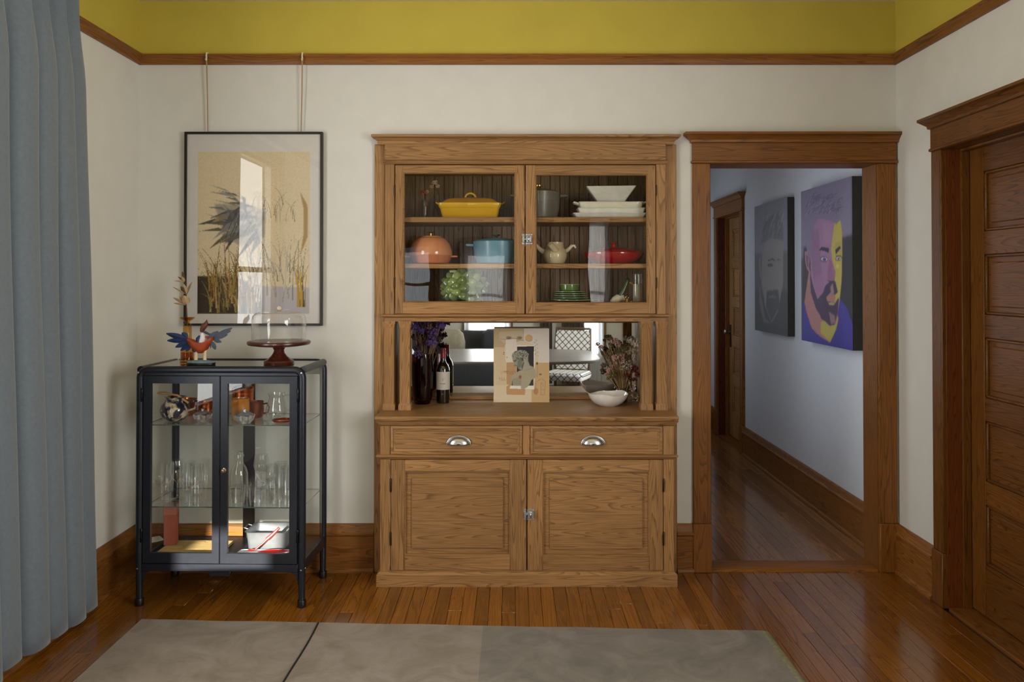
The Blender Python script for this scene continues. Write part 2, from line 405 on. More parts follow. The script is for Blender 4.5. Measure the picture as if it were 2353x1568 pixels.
# baseboards
BP = [(0, 0), (.034, 0), (.034, .010), (.026, .022), (.022, .024), (.022, .190), (.030, .196), (.030, .206), (.020, .216), (.017, .240), (.008, .252), (0, .252)]
def base_x(name, x0, x1, y, m, lab): MB().prism([(y - p, z) for p, z in BP], 0, x0, x1).build(name, m, kind='structure', label=lab)
def base_y(name, y0, y1, x, s, m, lab): MB().prism([(x + s * p, z) for p, z in BP], 1, y0, y1).build(name, m, kind='structure', label=lab)
HCX0, HCX1 = PXX(860, -.02), PXX(1555, -.02)          # outer edges of the hutch casing
base_x('baseboard_back_left', XL, HCX0, 0, trx, 'wooden baseboard behind the black cabinet')
base_x('baseboard_back_right', HCX1, DX0 - .098, 0, trx, 'short wooden baseboard between hutch and doorway')
base_y('baseboard_left', -7.0, 0, XL, 1, try_, 'wooden baseboard under the curtain wall')
base_y('baseboard_right', RDY + .11, 0, XR, -1, try_, 'short wooden baseboard in the right corner')
base_y('baseboard_right_near', -7.0, RDY - RDW - .11, XR, -1, try_, 'wooden baseboard on the right wall beyond the panelled door')
base_y('baseboard_hall', T, HDY - HDW / 2 - .1, XR, -1, try_, 'tall wooden baseboard below the portraits')
base_y('baseboard_hall_far', HDY + HDW / 2 + .1, HY, XR, -1, try_, 'wooden baseboard past the hall door')
base_x('baseboard_hall_end', HXL, XR, HY, trx, 'wooden baseboard at the end of the hall')
base_x('baseboard_rear', XL, XR, -7.0, trx, 'baseboard of the rear wall') if False else None

# doors: local x along the wall, the room side faces local -y
def doorway(name, w, h, loc, rz, label, slab=True, depth=.14, recess=.105, cw=.098, knob_side=-1, mats=(trx, trz, trx), jm=None, sm=None):
    jm = jm or mats[1]; sm = sm or mats[1]
    mx, mz, md = mats
    root = empty(name, loc, rz, label, kind='structure')
    for s in (-1, 1):
        xi, xo = s * (w / 2 + .004), s * (w / 2 + cw)
        c = MB().box(xi, xo, -.022, 0, .255, h, .003)
        c.box(xi + s * .012, xi + s * .02, -.0235, -.02, .255, h, .001).build('casing', mz, root)
        MB().box(xi - s * .002, xo + s * .003, -.029, 0, 0, .255, .003).build('plinth_block', mz, root)
        MB().box(s * w / 2, s * (w / 2 + .018), -.004, depth, 0, h, .001).build('jamb', jm, root)
    MB().box(-w / 2 - .018, w / 2 + .018, -.004, depth, h, h + .018, .001).build('head_jamb', mx, root)
    hd = MB().moulding(-w / 2 - cw, w / 2 + cw, -.024, 0, [(0, h), (.006, h + .004), (.006, h + .014), (0, h + .018), (0, h + .112)])
    hd.build('head_casing', mx, root)
    MB().moulding(-w / 2 - cw, w / 2 + cw, -.024, 0, [(0, h + .108), (.010, h + .112), (.012, h + .124), (.024, h + .134), (.040, h + .148), (.044, h + .150), (.044, h + .162), (.03, h + .164)]).build('cap_moulding', mx, root)
    if slab:
        y0 = recess
        for s in (-1, 1):
            MB().box(s * (w / 2 - .012), s * w / 2, y0 - .04, y0 - .002, 0, h - .012, .002).build('door_stop', mz, root)
        MB().box(-w / 2, w / 2, y0 - .04, y0 - .002, h - .012, h, .002).build('door_stop', mx, root)
        sw = .118; zb = .012; zt = h - .004
        door = MB().box(-w / 2 + .003, w / 2 - .003, y0 + .026, y0 + .034, zb, zt, .001).build('door_leaf', md, root)
        for s in (-1, 1): MB().box(s * (w / 2 - .003), s * (w / 2 - sw), y0, y0 + .036, zb, zt, .002).build('stile', sm, door)
        n = 5; br, tr_, mr = .235, .118, .105
        ph = (zt - zb - br - tr_ - mr * (n - 1)) / n
        z = zb
        for k in range(n + 1):
            hh = br if k == 0 else (tr_ if k == n else mr)
            MB().box(-w / 2 + sw - .001, w / 2 - sw + .001, y0 + .0005, y0 + .0355, z, z + hh, .002).build('rail', md, door)
            z += hh
            if k < n:
                xw = w / 2 - sw
                p = MB().box(-xw + .004, xw - .004, y0 + .016, y0 + .030, z, z + ph, .001)
                p.moulding(-xw + .04, xw - .04, y0 + .010, y0 + .020, [(-.004, z + .036), (0, z + .04), (0, z + ph - .04), (-.004, z + ph - .036)])
                p.build('panel', md, door)
                fr = MB()
                fr.box(-xw, xw, y0 + .004, y0 + .018, z, z + .014, .004); fr.box(-xw, xw, y0 + .004, y0 + .018, z + ph - .014, z + ph, .004)
                fr.box(-xw, -xw + .014, y0 + .004, y0 + .018, z, z + ph, .004); fr.box(xw - .014, xw, y0 + .004, y0 + .018, z, z + ph, .004)
                fr.build('panel_moulding', md, door)
                z += ph
        kx = knob_side * (w / 2 - .058)
        MB().box(kx - .024, kx + .024, y0 - .005, y0 + .001, .88, 1.10, .003).build('escutcheon', iron, door)
        k = MB().lathe([(.012, 0), (.010, .02), (.012, .03), (.027, .042), (.030, .054), (.022, .064), (.001, .066)], 18)
        k.xf(Matrix.Translation((kx, y0 - .004, 1.03)) @ Matrix.Rotation(R(90), 4, 'X')).build('door_knob', plain(name + '_knob', (150, 140, 125), .3, metal=.8), door)
    return root
doorway('door_2', DX1 - DX0, DH, ((DX0 + DX1) / 2, 0, 0), 0, 'wide oak casing of the open doorway into the hall', slab=False, depth=.172)
doorway('door_1', RDW, RDH, (XR, RDY - RDW / 2, 0), R(-90), 'closed five-panel wooden door in the right wall with capped casing', knob_side=1, mats=(drx, drz, drx), jm=jambw)
doorway('door_3', HDW, DH, (XR, HDY, 0), R(-90), 'closed panelled door with knob at the far end of the hall', knob_side=-1, mats=(trx, trz, oakx), jm=redw, sm=oakz)

for i, (ya, yb) in enumerate(((RDY - RDW, RDY), (HDY - HDW / 2, HDY + HDW / 2))):
    MB().box(XR + .16, XR + .2, ya - .1, yb + .1, -.06, RDH + .1, 0).build('wall_light_stop_%d' % (i + 1), blackw, kind='structure', label='added dark panel behind the closed door that stops outside light leaking in')  # unseen panel added to keep outside light from leaking under the door
    MB().box(XR + .0, XR + .18, ya, yb, -.05, .006, .002).build('trim_%d' % (5 + i), try_, kind='structure', label='wooden door sill')

# windows (outside the picture or only in the mirror): frames, sash bars, panes
def window(name, w, z0, z1, loc, rz, label):
    root = empty(name, loc, rz, label, kind='structure')
    for s in (-1, 1):
        MB().box(s * w / 2, s * (w / 2 + .09), -.02, 0, z0 - .02, z1, .003).build('casing', trz, root)
        MB().box(s * (w / 2 - .035), s * w / 2, .02, .06, z0, z1, .002).build('sash_stile', trz, root)
    MB().box(-w / 2 - .10, w / 2 + .10, -.024, 0, z1, z1 + .11, .003).build('head_casing', trx, root)
    MB().box(-w / 2 - .11, w / 2 + .11, -.05, .06, z0 - .03, z0, .004).build('window_sill', trx, root)
    zm = (z0 + z1) / 2
    for z in (z0 + .02, zm, z1 - .02):
        MB().box(-w / 2, w / 2, .02, .06, z - .02, z + .02, .002).build('sash_rail', trx, root)
    for a, b_ in ((z0, zm), (zm, z1)):
        MB().pane_y(-w / 2 + .03, w / 2 - .03, .04, a + .02, b_ - .02).build('pane', glass, root)
window('window_1', WY1 - WY0, WZ0, WZ1, (XL, (WY0 + WY1) / 2, 0), R(90), 'tall left window beside the grey curtain')
window('window_5', QY1 - QY0, QZ0, QZ1, (XR, (QY0 + QY1) / 2, 0), R(-90), 'wide window in the right wall behind the camera')
for i, (a, b_, z0, z1) in enumerate(RW):
    window('window_%d' % (i + 2), b_ - a, z0, z1, ((a + b_) / 2, -7.0, 0), R(180), 'bright window on the rear wall, seen in the mirror save for the added corner one')
# ------------------------------------------------------------------ built-in hutch
HR = Vector((0.06, -0.1, 0))
hutch = empty('built_in_hutch', HR, 0, 'tall oak built-in hutch with two glazed doors, mirror back, two drawers and two cupboard doors', 'hutch')
def HB(mb, name, mat, parent=None, label=None, **k):
    o = mb.build(name, mat, parent or hutch, loc=(-HR if parent is None else (0, 0, 0)), label=label, **k); return o
YU, YL, YM = -.042, -.205, .35           # planes: upper face, lower face, mirror and back
def ux(px, py=550): return P(px, py, YU)[0]
def uz(py): return PZ(py, YU)
def lx(px, py=1180): return P(px, py, YL)[0]
def lz(py): return PZ(py, YL)
ZCT = PZ(958, -.25)                        # counter top
# casing on the wall
HB(MB().box(HCX0, PXX(884, -.02), -.02, .06, 0, uz(330), .003), 'casing', oakz)
HB(MB().box(PXX(1529, -.02), HCX1, -.02, .06, 0, uz(330), .003), 'casing', oakz)
# cornice, frieze, bead
zc0, zc1 = uz(333), uz(311)
hc = zc1 - zc0
HB(MB().moulding(ux(870), ux(1547), -.045, .02, [(0, zc0), (.006, zc0 + .01 * 1), (.006, zc0 + hc * .35), (.014, zc0 + hc * .5), (.026, zc0 + hc * .68), (.034, zc0 + hc * .74), (.036, zc0 + hc * .92), (.03, zc1)]), 'cornice', oakx)
HB(MB().box(ux(884), ux(1530), -.052, .0, uz(370), uz(331), .002), 'frieze', oakx)
zb0, zb1 = uz(378), uz(368)
HB(MB().moulding(ux(884), ux(1530), -.052, -.0, [(0, zb0), (.006, zb0 + .006), (.010, zb1 - .006), (.002, zb1)]), 'bead_moulding', oakx)
# face frame
for a, b_ in ((884, 906), (1508, 1530)):
    HB(MB().box(ux(a), ux(b_), YU, -.012, uz(723), uz(376), .002), 'face_stile', oakz)
# interior
IX0, IX1 = ux(907) + .003, ux(1507) - .003
ZT_, ZS1, ZS2, ZS3 = uz(383), PZ(499, .0), PZ(606, .0), PZ(696, -.005)
HB(MB().box(IX0 - .02, IX0, -.012, YM, ZS3 - .03, ZT_ + .02, .0), 'cabinet_side', oakz)
HB(MB().box(IX1, IX1 + .02, -.012, YM, ZS3 - .03, ZT_ + .02, .0), 'cabinet_side', oakz)
HB(MB().box(IX0 - .02, IX1 + .02, -.012, YM, ZT_, ZT_ + .02, 0), 'cabinet_top', oakx)
HB(MB().box(IX0 - .02, IX1 + .02, -.012, YM, ZS3 - .022, ZS3, 0), 'cabinet_floor', oakx)
back = HB(MB().box(IX0 - .02, IX1 + .02, YM + .013, YM + .03, ZCT - .02, ZT_ + .02, 0), 'cabinet_back', bead)
bw = 0.0555
n = int((IX1 - IX0) / bw)
bme = MB().prism([(-bw / 2 + .0006, .006), (-bw / 2 + .004, 0), (-.002, 0), (0, .002), (.002, 0), (bw / 2 - .004, 0), (bw / 2 - .0006, .006), (bw / 2 - .0006, .013), (-bw / 2 + .0006, .013)], 2, ZS3, ZT_).mesh('plank', bead)
for k in range(n + 1):
    x = IX0 + bw * (k + .5)
    if x - bw / 2 < IX1: place(bme, 'plank', back, (min(x, IX1 - bw / 2), YM, 0))
for py0, py1, zs in ((498, 511, ZS1), (606, 617, ZS2)):
    HB(MB().box(IX0, IX1, .0, YM, PZ(py1, .0), zs, .002), 'shelf', oakx)
# glazed doors
def glazed(x0, x1, gx0, gx1, gz0, gz1, hinge_left, latch_here):
    Y0, Y1 = YU - .003, YU + .021
    z0, z1 = uz(721.5), uz(379.5)
    A, B_, C, D = ux(gx0), ux(gx1), uz(gz1), uz(gz0)
    def ins(r, y): return [(A + r, y, C + r), (B_ - r, y, C + r), (B_ - r, y, D - r), (A + r, y, D - r)]
    br = MB().rings([ins(-.008, Y1 - .006), ins(-.008, Y0 + .003), ins(-.001, Y0 + .003), ins(.003, Y0 + .009), ins(.003, Y1 - .006)], False, False)
    door = HB(br, 'glazed_door', oakx)
    MB().box(ux(x0), A - .004, Y0, Y1, z0, z1, .002).build('stile', oakz, door); MB().box(B_ + .004, ux(x1), Y0, Y1, z0, z1, .002).build('stile', oakz, door)
    MB().box(ux(gx0) - .006, ux(gx1) + .006, Y0 + .0004, Y1 - .0004, uz(gz0) + .004, z1, .002).build('rail', oakx, door)
    MB().box(ux(gx0) - .006, ux(gx1) + .006, Y0 + .0004, Y1 - .0004, z0, uz(gz1) - .004, .002).build('rail', oakx, door)
    MB().pane_y(A - .004, B_ + .004, Y1 - .007, C - .004, D + .004).build('glass_pane', oldglass, door, smooth=False)
    hx = ux(x0) - .002 if hinge_left else ux(x1) + .002
    for py in (438, 650):
        MB().lathe([(.0035, -.028), (.0042, -.026), (.0042, .026), (.0035, .028)], 10, (hx, Y0 - .001, uz(py))).build('hinge', iron, door)
    return door
dl = glazed(908, 1205.5, 928, 1183, 398, 694, True, False)
dr = glazed(1208, 1506.5, 1232, 1487, 402, 696, False, True)
def latch(parent, x, y, z, which):
    if which == 0:
        m = MB().box(x - .018, x - .003, y - .004, y, z - .028, z + .028, .001).box(x - .017, x - .002, y - .012, y - .004, z - .018, z + .018, .003)
        m.build('latch_keeper', chrome, parent)
    else:
        m = MB().box(x + .001, x + .038, y - .004, y, z - .028, z + .028, .001).box(x + .002, x + .037, y - .014, y - .004, z - .019, z + .019, .005)
        for dx in (.006, .033):
            for dz in (-.024, .024): m.ball((x + dx, y - .004, z + dz), (.003, .002, .003), 8, 4)
        m.box(x - .004, x + .003, y - .010, y - .005, z - .003, z + .003, .001)
        l = m.build('latch', chrome, parent)
        MB().ball((x + .019, y - .020, z), (.0065, .010, .015), 14, 8).build('latch_knob', nickel, l)
latch(dl, ux(1206.8), YU - .003, uz(550), 0); latch(dr, ux(1206.8), YU - .003, uz(550), 1)
# waist moulding, columns, mirror
zw0, zw1 = uz(739), uz(722)
hw = zw1 - zw0
HB(MB().moulding(ux(884), ux(1530), -.046, .02, [(0, zw0), (0, zw0 + hw * .45), (.010, zw0 + hw * .6), (.018, zw0 + hw * .72), (.018, zw0 + hw * .9), (.012, zw1)]), 'waist_moulding', oakx)
HB(MB().box(IX0, IX1, -.01, YM, zw0 - .002, ZS3 - .022, 0), 'niche_ceiling', oakx)
def colx(px): return PXX(px, -.045, 840)
for a, b_ in ((881, 906), (917, 943), (1473, 1499), (1508, 1533)):
    X0, X1 = colx(a), colx(b_); c = (X0 + X1) / 2; h = (X1 - X0) / 2
    m = MB()
    def sq(r, z): return [(c - r, -.018 - r * .0 - .03 + .0, z)]
    rs = []
    for r, z in ((h + .003, ZCT), (h + .003, ZCT + .024), (h + .0005, ZCT + .032), (h - .003, ZCT + .036), (h - .003, zw0 - .036), (h, zw0 - .030), (h, zw0 - .018), (h + .004, zw0 - .010), (h + .004, zw0)):
        rs.append([(c - r, -.017 - r, z), (c + r, -.017 - r, z), (c + r, -.017 + r, z), (c - r, -.017 + r, z)])
    m.rings(rs); HB(m, 'column', oakz)
NZ0 = ZCT
for s_, xe in ((-1, IX0), (1, IX1)):
    HB(MB().box(xe + s_ * .006, xe + s_ * .024, -.005, YM, NZ0, zw0, 0), 'niche_side', oakz)
    HB(MB().box(xe + s_ * .02, (NX0 if s_ < 0 else NX1), .005, .03, NZ0, zw0, 0), 'niche_filler', oakz)
mx0, mx1, mz0, mz1 = IX0 + .012, IX1 - .012, NZ0 + .016, zw0 - .006
bv = .022
mir = MB()
y0, y1 = YM - .004, YM + .0
o_ = [(mx0, y1 - .001, mz0), (mx1, y1 - .001, mz0), (mx1, y1 - .001, mz1), (mx0, y1 - .001, mz1)]
i_ = [(mx0 + bv, y0, mz0 + bv), (mx1 - bv, y0, mz0 + bv), (mx1 - bv, y0, mz1 - bv), (mx0 + bv, y0, mz1 - bv)]
mir.add(o_ + i_, [(0, 1, 5, 4), (1, 2, 6, 5), (2, 3, 7, 6), (3, 0, 4, 7), (4, 5, 6, 7)])
HB(mir, 'mirror', mirror_m, label='bevelled mirror behind the counter', smooth=False)
fr = MB().box(IX0, IX1, YM - .012, YM + .012, NZ0, mz0 + .003, .003).box(IX0, mx0 + .003, YM - .012, YM + .012, mz0, mz1, .003).box(mx1 - .003, IX1, YM - .012, YM + .012, mz0, mz1, .003)
HB(fr, 'mirror_frame', oakx)
# counter
cx0, cx1 = P(860.5, 960, -.25)[0], P(1561, 960, -.25)[0]
zc_ = PZ(970, -.25)
HB(MB().moulding(cx0 + .012, cx1 - .012, -.238, 0.0, [(0, zc_), (.006, zc_ + .004), (.010, zc_ + .012), (.012, ZCT - .006), (.010, ZCT - .001), (.006, ZCT)]).box(NX0 + .004, NX1 - .004, -.0, YM + .012, zc_ + .002, ZCT, 0), 'counter', oakx)
zm0 = PZ(979, YL); zmt = zc_
HB(MB().moulding(lx(875), lx(1548), YL, .02, [(.0, zm0), (.006, zm0 + .004), (.012, zm0 + .010), (.020, zmt - .006), (.022, zmt)]), 'counter_moulding', oakx)
# lower carcass
BX0, BX1 = lx(873), lx(1549)
HB(MB().box(BX0, BX0 + .02, YL + .012, .0, .0, zm0 + .03, 0), 'side_panel', oakz); HB(MB().box(BX1 - .02, BX1, YL + .012, .0, 0, zm0 + .03, 0), 'side_panel', oakz)
HB(MB().box(BX0 + .02, BX1 - .02, YL + .03, YM, .0, zm0 + .02, 0), 'carcass', oakz)
for a, b_, p0, p1 in ((873, 896, 979, 1046), (1524, 1549, 979, 1046), (1201, 1217.5, 979, 1046), (873, 897.5, 1055, 1316), (1524.5, 1549, 1055, 1316)):
    HB(MB().box(lx(a), lx(b_), YL, YL + .03, lz(p1), lz(p0), .002), 'face_stile', oakz)
HB(MB().box(lx(896), lx(1525), YL, YL + .03, lz(1316.5), lz(1311.5), .001), 'face_rail', oakx)
zk0, zk1 = lz(1056), lz(1045)
HB(MB().moulding(lx(873), lx(1549), YL, .0, [(0, zk0), (.006, zk0 + .004), (.010, zk0 + .010), (.018, zk1 - .008), (.018, zk1 - .003), (.010, zk1)]), 'band_moulding', oakx)
zz = PZ(1317, -.225)
HB(MB().moulding(P(864.5, 1335, -.225)[0], P(1557, 1335, -.225)[0], -.225, .0, [(0, 0), (0, zz - .012), (-.012, zz)]), 'base_board', oakx)
# drawers
cupm = None
def cup_pull(parent, x, y, z):
    m = MB(); a, b_, c = .056, .028, .040; nu, nv = 20, 8; rs = []
    for j in range(nv + 1):
        v = math.pi / 2 * j / nv
        rs.append([(x + a * math.cos(math.pi * i / nu) * (1 if j == 0 else math.cos(v * .96)), y - b_ * math.sin(v), z + c * math.sin(math.pi * i / nu) * math.cos(v * .96)) for i in range(nu + 1)])
    m.rings(rs, False, False, False)
    m.tube([(x + (a + .003) * math.cos(math.pi * i / 24), y - .003, z + (c + .003) * math.sin(math.pi * i / 24)) for i in range(25)], .0035, 8)
    o = m.build('cup_pull', nickel, parent, angle=60); 
    s = o.modifiers.new('thick', 'SOLIDIFY'); s.thickness = .0015
def drawer(a, b_, pull):
    x0, x1, z0, z1 = lx(a), lx(b_), lz(1044.5), lz(979.5)
    w = .030
    d = HB(MB().box(x0 + w - .006, x1 - w + .006, YL + .004, YL + .02, z0 + w - .003, z1 - w + .003, .001), 'drawer', oakx)
    m = MB()
    o1 = [(x0, YL - .001, z0), (x1, YL - .001, z0), (x1, YL - .001, z1), (x0, YL - .001, z1)]
    def ins(r, y): return [(x0 + r, y, z0 + r), (x1 - r, y, z0 + r), (x1 - r, y, z1 - r), (x0 + r, y, z1 - r)]
    m.rings([ins(0, YL + .02), ins(0, YL - .001), ins(.003, YL - .003), ins(.013, YL - .003), ins(.016, YL + .003), ins(w - .005, YL + .006), ins(w - .002, YL + .012), ins(w, YL + .013)], False, False)
    m.build('drawer_frame', oakx, d)
    cup_pull(d, (lx(pull)), YL + .004, lz(1022))
drawer(897, 1200, 1054); drawer(1218.5, 1523, 1363.5)
# cupboard doors
def cupboard(x0, x1, px0, px1, pz0, pz1, hinge_px):
    X0, X1, Z0, Z1 = lx(x0), lx(x1), lz(1311), lz(1057)
    A, B_, C, D = lx(px0), lx(px1), lz(pz1), lz(pz0)
    y0, y1 = YL - .003, YL + .02
    MBP = MB()
    def ins(r, y): return [(A + r, y, C + r), (B_ - r, y, C + r), (B_ - r, y, D - r), (A + r, y, D - r)]
    MBP.rings([ins(-.001, y0 + .003), ins(.004, y0 + .003), ins(.007, y0 + .015), ins(.034, y0 + .0135), ins(.0355, y0 + .0045), ins(.040, y0 + .0045)], False, True)
    d = HB(MBP, 'cupboard_door', oakx, angle=15)
    MB().box(X0, A, y0, y1, Z0, Z1, .002).build('stile', oakz, d); MB().box(B_, X1, y0, y1, Z0, Z1, .002).build('stile', oakz, d)
    MB().box(A, B_, y0 + .0005, y1, D, Z1, .002).build('rail', oakx, d); MB().box(A, B_, y0 + .0005, y1, Z0, C, .002).build('rail', oakx, d)
    hx = lx(hinge_px)
    for py in (1115, 1238):
        MB().lathe([(.004, -.034), (.005, -.031), (.005, .031), (.004, .034)], 10, (hx, y0 - .001, lz(py))).build('hinge', iron, d)
    return d
cl = cupboard(898.5, 1209.5, 930, 1172, 1083, 1276, 898); cr = cupboard(1212, 1523.5, 1247, 1492, 1084, 1278, 1524)
latch(cl, lx(1210.8), YL - .003, lz(1182), 0); latch(cr, lx(1210.8), YL - .003, lz(1182), 1)
# ------------------------------------------------------------------ curtain
def curtain(y_top, y_bot, xw, z0, z1, nfold, amp, seed, wid):
    """round pleats with deep valleys; pinched at the heading, fuller towards the hem."""
    rr = random.Random(seed); nu, nv = 14, 34
    wt = [rr.uniform(.65, 1.45) for _ in range(nfold)]; am = [rr.uniform(.7, 1.15) for _ in range(nfold)]; ph = [rr.uniform(0, 6.28) for _ in range(nfold)]
    tot = sum(wt); rows = []
    for j in range(nv + 1):
        t = j / nv; z = z1 + (z0 - z1) * t; row = []; acc = 0
        pin = min(1, max(0, (t - .03) / .15)); pin = pin * pin * (3 - 2 * pin)
        for k in range(nfold):
            for i in range(nu + (1 if k == nfold - 1 else 0)):
                f = i / nu; c = 2 * f - 1
                bump = math.sqrt(max(0, 1 - c * c)) if pin > .5 else (max(0, 1 - abs(c)) ** .8)
                bump = pin * math.sqrt(max(0, 1 - c * c)) + (1 - pin) * (max(0, 1 - abs(c) * 1.25) ** .8)
                u = (acc + wt[k] * f) / tot
                a = amp * am[k] * wt[k] ** .5 * (.80 + .2 * pin) * (1 + .05 * math.sin(3 * t * math.pi + ph[k]))
                bulge = .016 * math.sin(2 * math.pi * f) * pin
                along = y_top + (y_bot - y_top) * (.75 * t + .25 * t * t) - u * wid * (1 + .03 * t) + bulge + .006 * math.sin(2.2 * math.pi * t + ph[k])
                row.append((xw + .006 + a * bump, along, z + (.010 * math.sin(ph[k]) + .006 * bump if j == nv else 0)))
            acc += wt[k]
        rows.append(row)
    m = MB(); m.rings(rows, False, False, False); return m
curt_m = plain('curtain_cotton', (106, 116, 127), .85, var=.07, nscale=60, bump=.25, sheen=.3)
ZROD = 2.93
cy_t = PF(183, 1395)[1]
ct = empty('curtain', (XL + .06, -1.0, 0), 0, 'long blue-grey pleated curtain hanging at the left edge', 'curtain')
cm = curtain(-.645, -.500, XL, .026, ZROD - .02, 7, .064, 5, .92)
o = cm.build('pleated_panel', curt_m, ct, loc=(-XL - .06, 1.0, 0), angle=80); sd = o.modifiers.new('thick', 'SOLIDIFY'); sd.thickness = .003
rod = empty('curtain_rod', (XL, -1.6, ZROD), 0, 'thin dark curtain rod above the left window', 'curtain rod')
MB().tube([(.085, -1.25, 0), (.085, 1.15, 0)], .011, 12).build('rod', blackw, rod)
for y in (-1.25, 1.15): MB().ball((.085, y, 0), .02).build('finial', blackw, rod)
for y in (-1.1, .98): MB().box(0, .085, y - .006, y + .006, -.006, .006, .001).box(0, .004, y - .02, y + .02, -.03, .03, .001).build('bracket', blackw, rod)

# ------------------------------------------------------------------ rug
def rug_mat():
    m, nt, b = newmat('rug_pile')
    tc = N(nt, 'ShaderNodeTexCoord'); sx = N(nt, 'ShaderNodeSeparateXYZ'); nt.links.new(tc.outputs['Object'], sx.inputs[0])
    no = N(nt, 'ShaderNodeTexNoise'); no.inputs['Scale'].default_value = 4.5; no.inputs['Detail'].default_value = 7; no.inputs['Distortion'].default_value = 1.3; no.inputs['Roughness'].default_value = .62
    nt.links.new(tc.outputs['Object'], no.inputs['Vector'])
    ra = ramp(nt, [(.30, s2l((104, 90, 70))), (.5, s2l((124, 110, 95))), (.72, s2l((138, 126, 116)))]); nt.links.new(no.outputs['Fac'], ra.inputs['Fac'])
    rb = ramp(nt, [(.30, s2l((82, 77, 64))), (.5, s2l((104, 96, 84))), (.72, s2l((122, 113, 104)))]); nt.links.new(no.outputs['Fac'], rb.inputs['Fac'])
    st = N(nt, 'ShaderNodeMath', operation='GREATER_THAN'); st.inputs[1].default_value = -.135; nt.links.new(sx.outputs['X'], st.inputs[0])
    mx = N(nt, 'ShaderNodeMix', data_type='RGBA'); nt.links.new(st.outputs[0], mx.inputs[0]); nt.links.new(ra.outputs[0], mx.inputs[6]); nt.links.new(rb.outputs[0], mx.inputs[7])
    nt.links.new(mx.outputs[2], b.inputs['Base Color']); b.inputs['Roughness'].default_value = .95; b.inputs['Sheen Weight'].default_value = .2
    n2 = N(nt, 'ShaderNodeTexNoise'); n2.inputs['Scale'].default_value = 220; nt.links.new(tc.outputs['Object'], n2.inputs['Vector'])
    bp = N(nt, 'ShaderNodeBump'); bp.inputs['Strength'].default_value = .5; bp.inputs['Distance'].default_value = .003
    nt.links.new(n2.outputs['Fac'], bp.inputs['Height']); nt.links.new(bp.outputs['Normal'], b.inputs['Normal'])
    return m
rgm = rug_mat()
ra_, rb_ = PF(325, 1428), PF(1752, 1455)
rl, rr_ = PF(175, 1568), PF(1828, 1568)
rg = empty('area_rug', (0, 0, 0), 0, 'beige and taupe low-pile rug with one thin black line in the foreground', 'rug')
yb = -3.2
mrug = MB()
nx = 40
top = []
def redge(t): return (ra_[0] + (rb_[0] - ra_[0]) * t, ra_[1] + (rb_[1] - ra_[1]) * t + .004 * math.sin(t * 37) * math.sin(t * 11))
fr_ = [redge(i / nx) for i in range(nx + 1)]
bk_ = [(rl[0] + (rr_[0] + .02 - rl[0]) * i / nx, yb) for i in range(nx + 1)]
mrug.rings([[(x, y, 0) for x, y in fr_], [(x, y + 0, .009) for x, y in fr_], [(x, y, .009) for x, y in bk_], [(x, y, 0) for x, y in bk_]], False, False, False)
mrug.add([(fr_[0][0], fr_[0][1], 0), (fr_[0][0], fr_[0][1], .009), (bk_[0][0], yb, .009), (bk_[0][0], yb, 0)], [(0, 1, 2, 3)])
mrug.add([(fr_[-1][0], fr_[-1][1], 0), (fr_[-1][0], fr_[-1][1], .009), (bk_[-1][0], yb, .009), (bk_[-1][0], yb, 0)], [(3, 2, 1, 0)])
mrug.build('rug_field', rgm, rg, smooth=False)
eb = MB()
def ering(x, y): return [(x - .004, y, .009), (x + .006, y, .010), (x + .020, y, .007), (x + .028, y, .003), (x + .030, y, 0), (x - .004, y, 0)]
eb.rings([ering(rb_[0] + (rr_[0] + .02 - rb_[0]) * (rb_[1] - y) / (rb_[1] - yb), y) for y in [rb_[1] + (yb - rb_[1]) * k / 12 for k in range(13)]])
eb.build('bound_edge', plain('rug_backing', (126, 124, 98), .9, var=.25, nscale=60), rg)
lp0 = PF(731, 1437)
MB().tube([(lp0[0] + .004 * math.sin(k * .9), lp0[1] + (yb - lp0[1]) * k / 24, .0092) for k in range(25)], .0042, 6).build('black_line', plain('rug_black_yarn', (24, 22, 20), .9), rg)

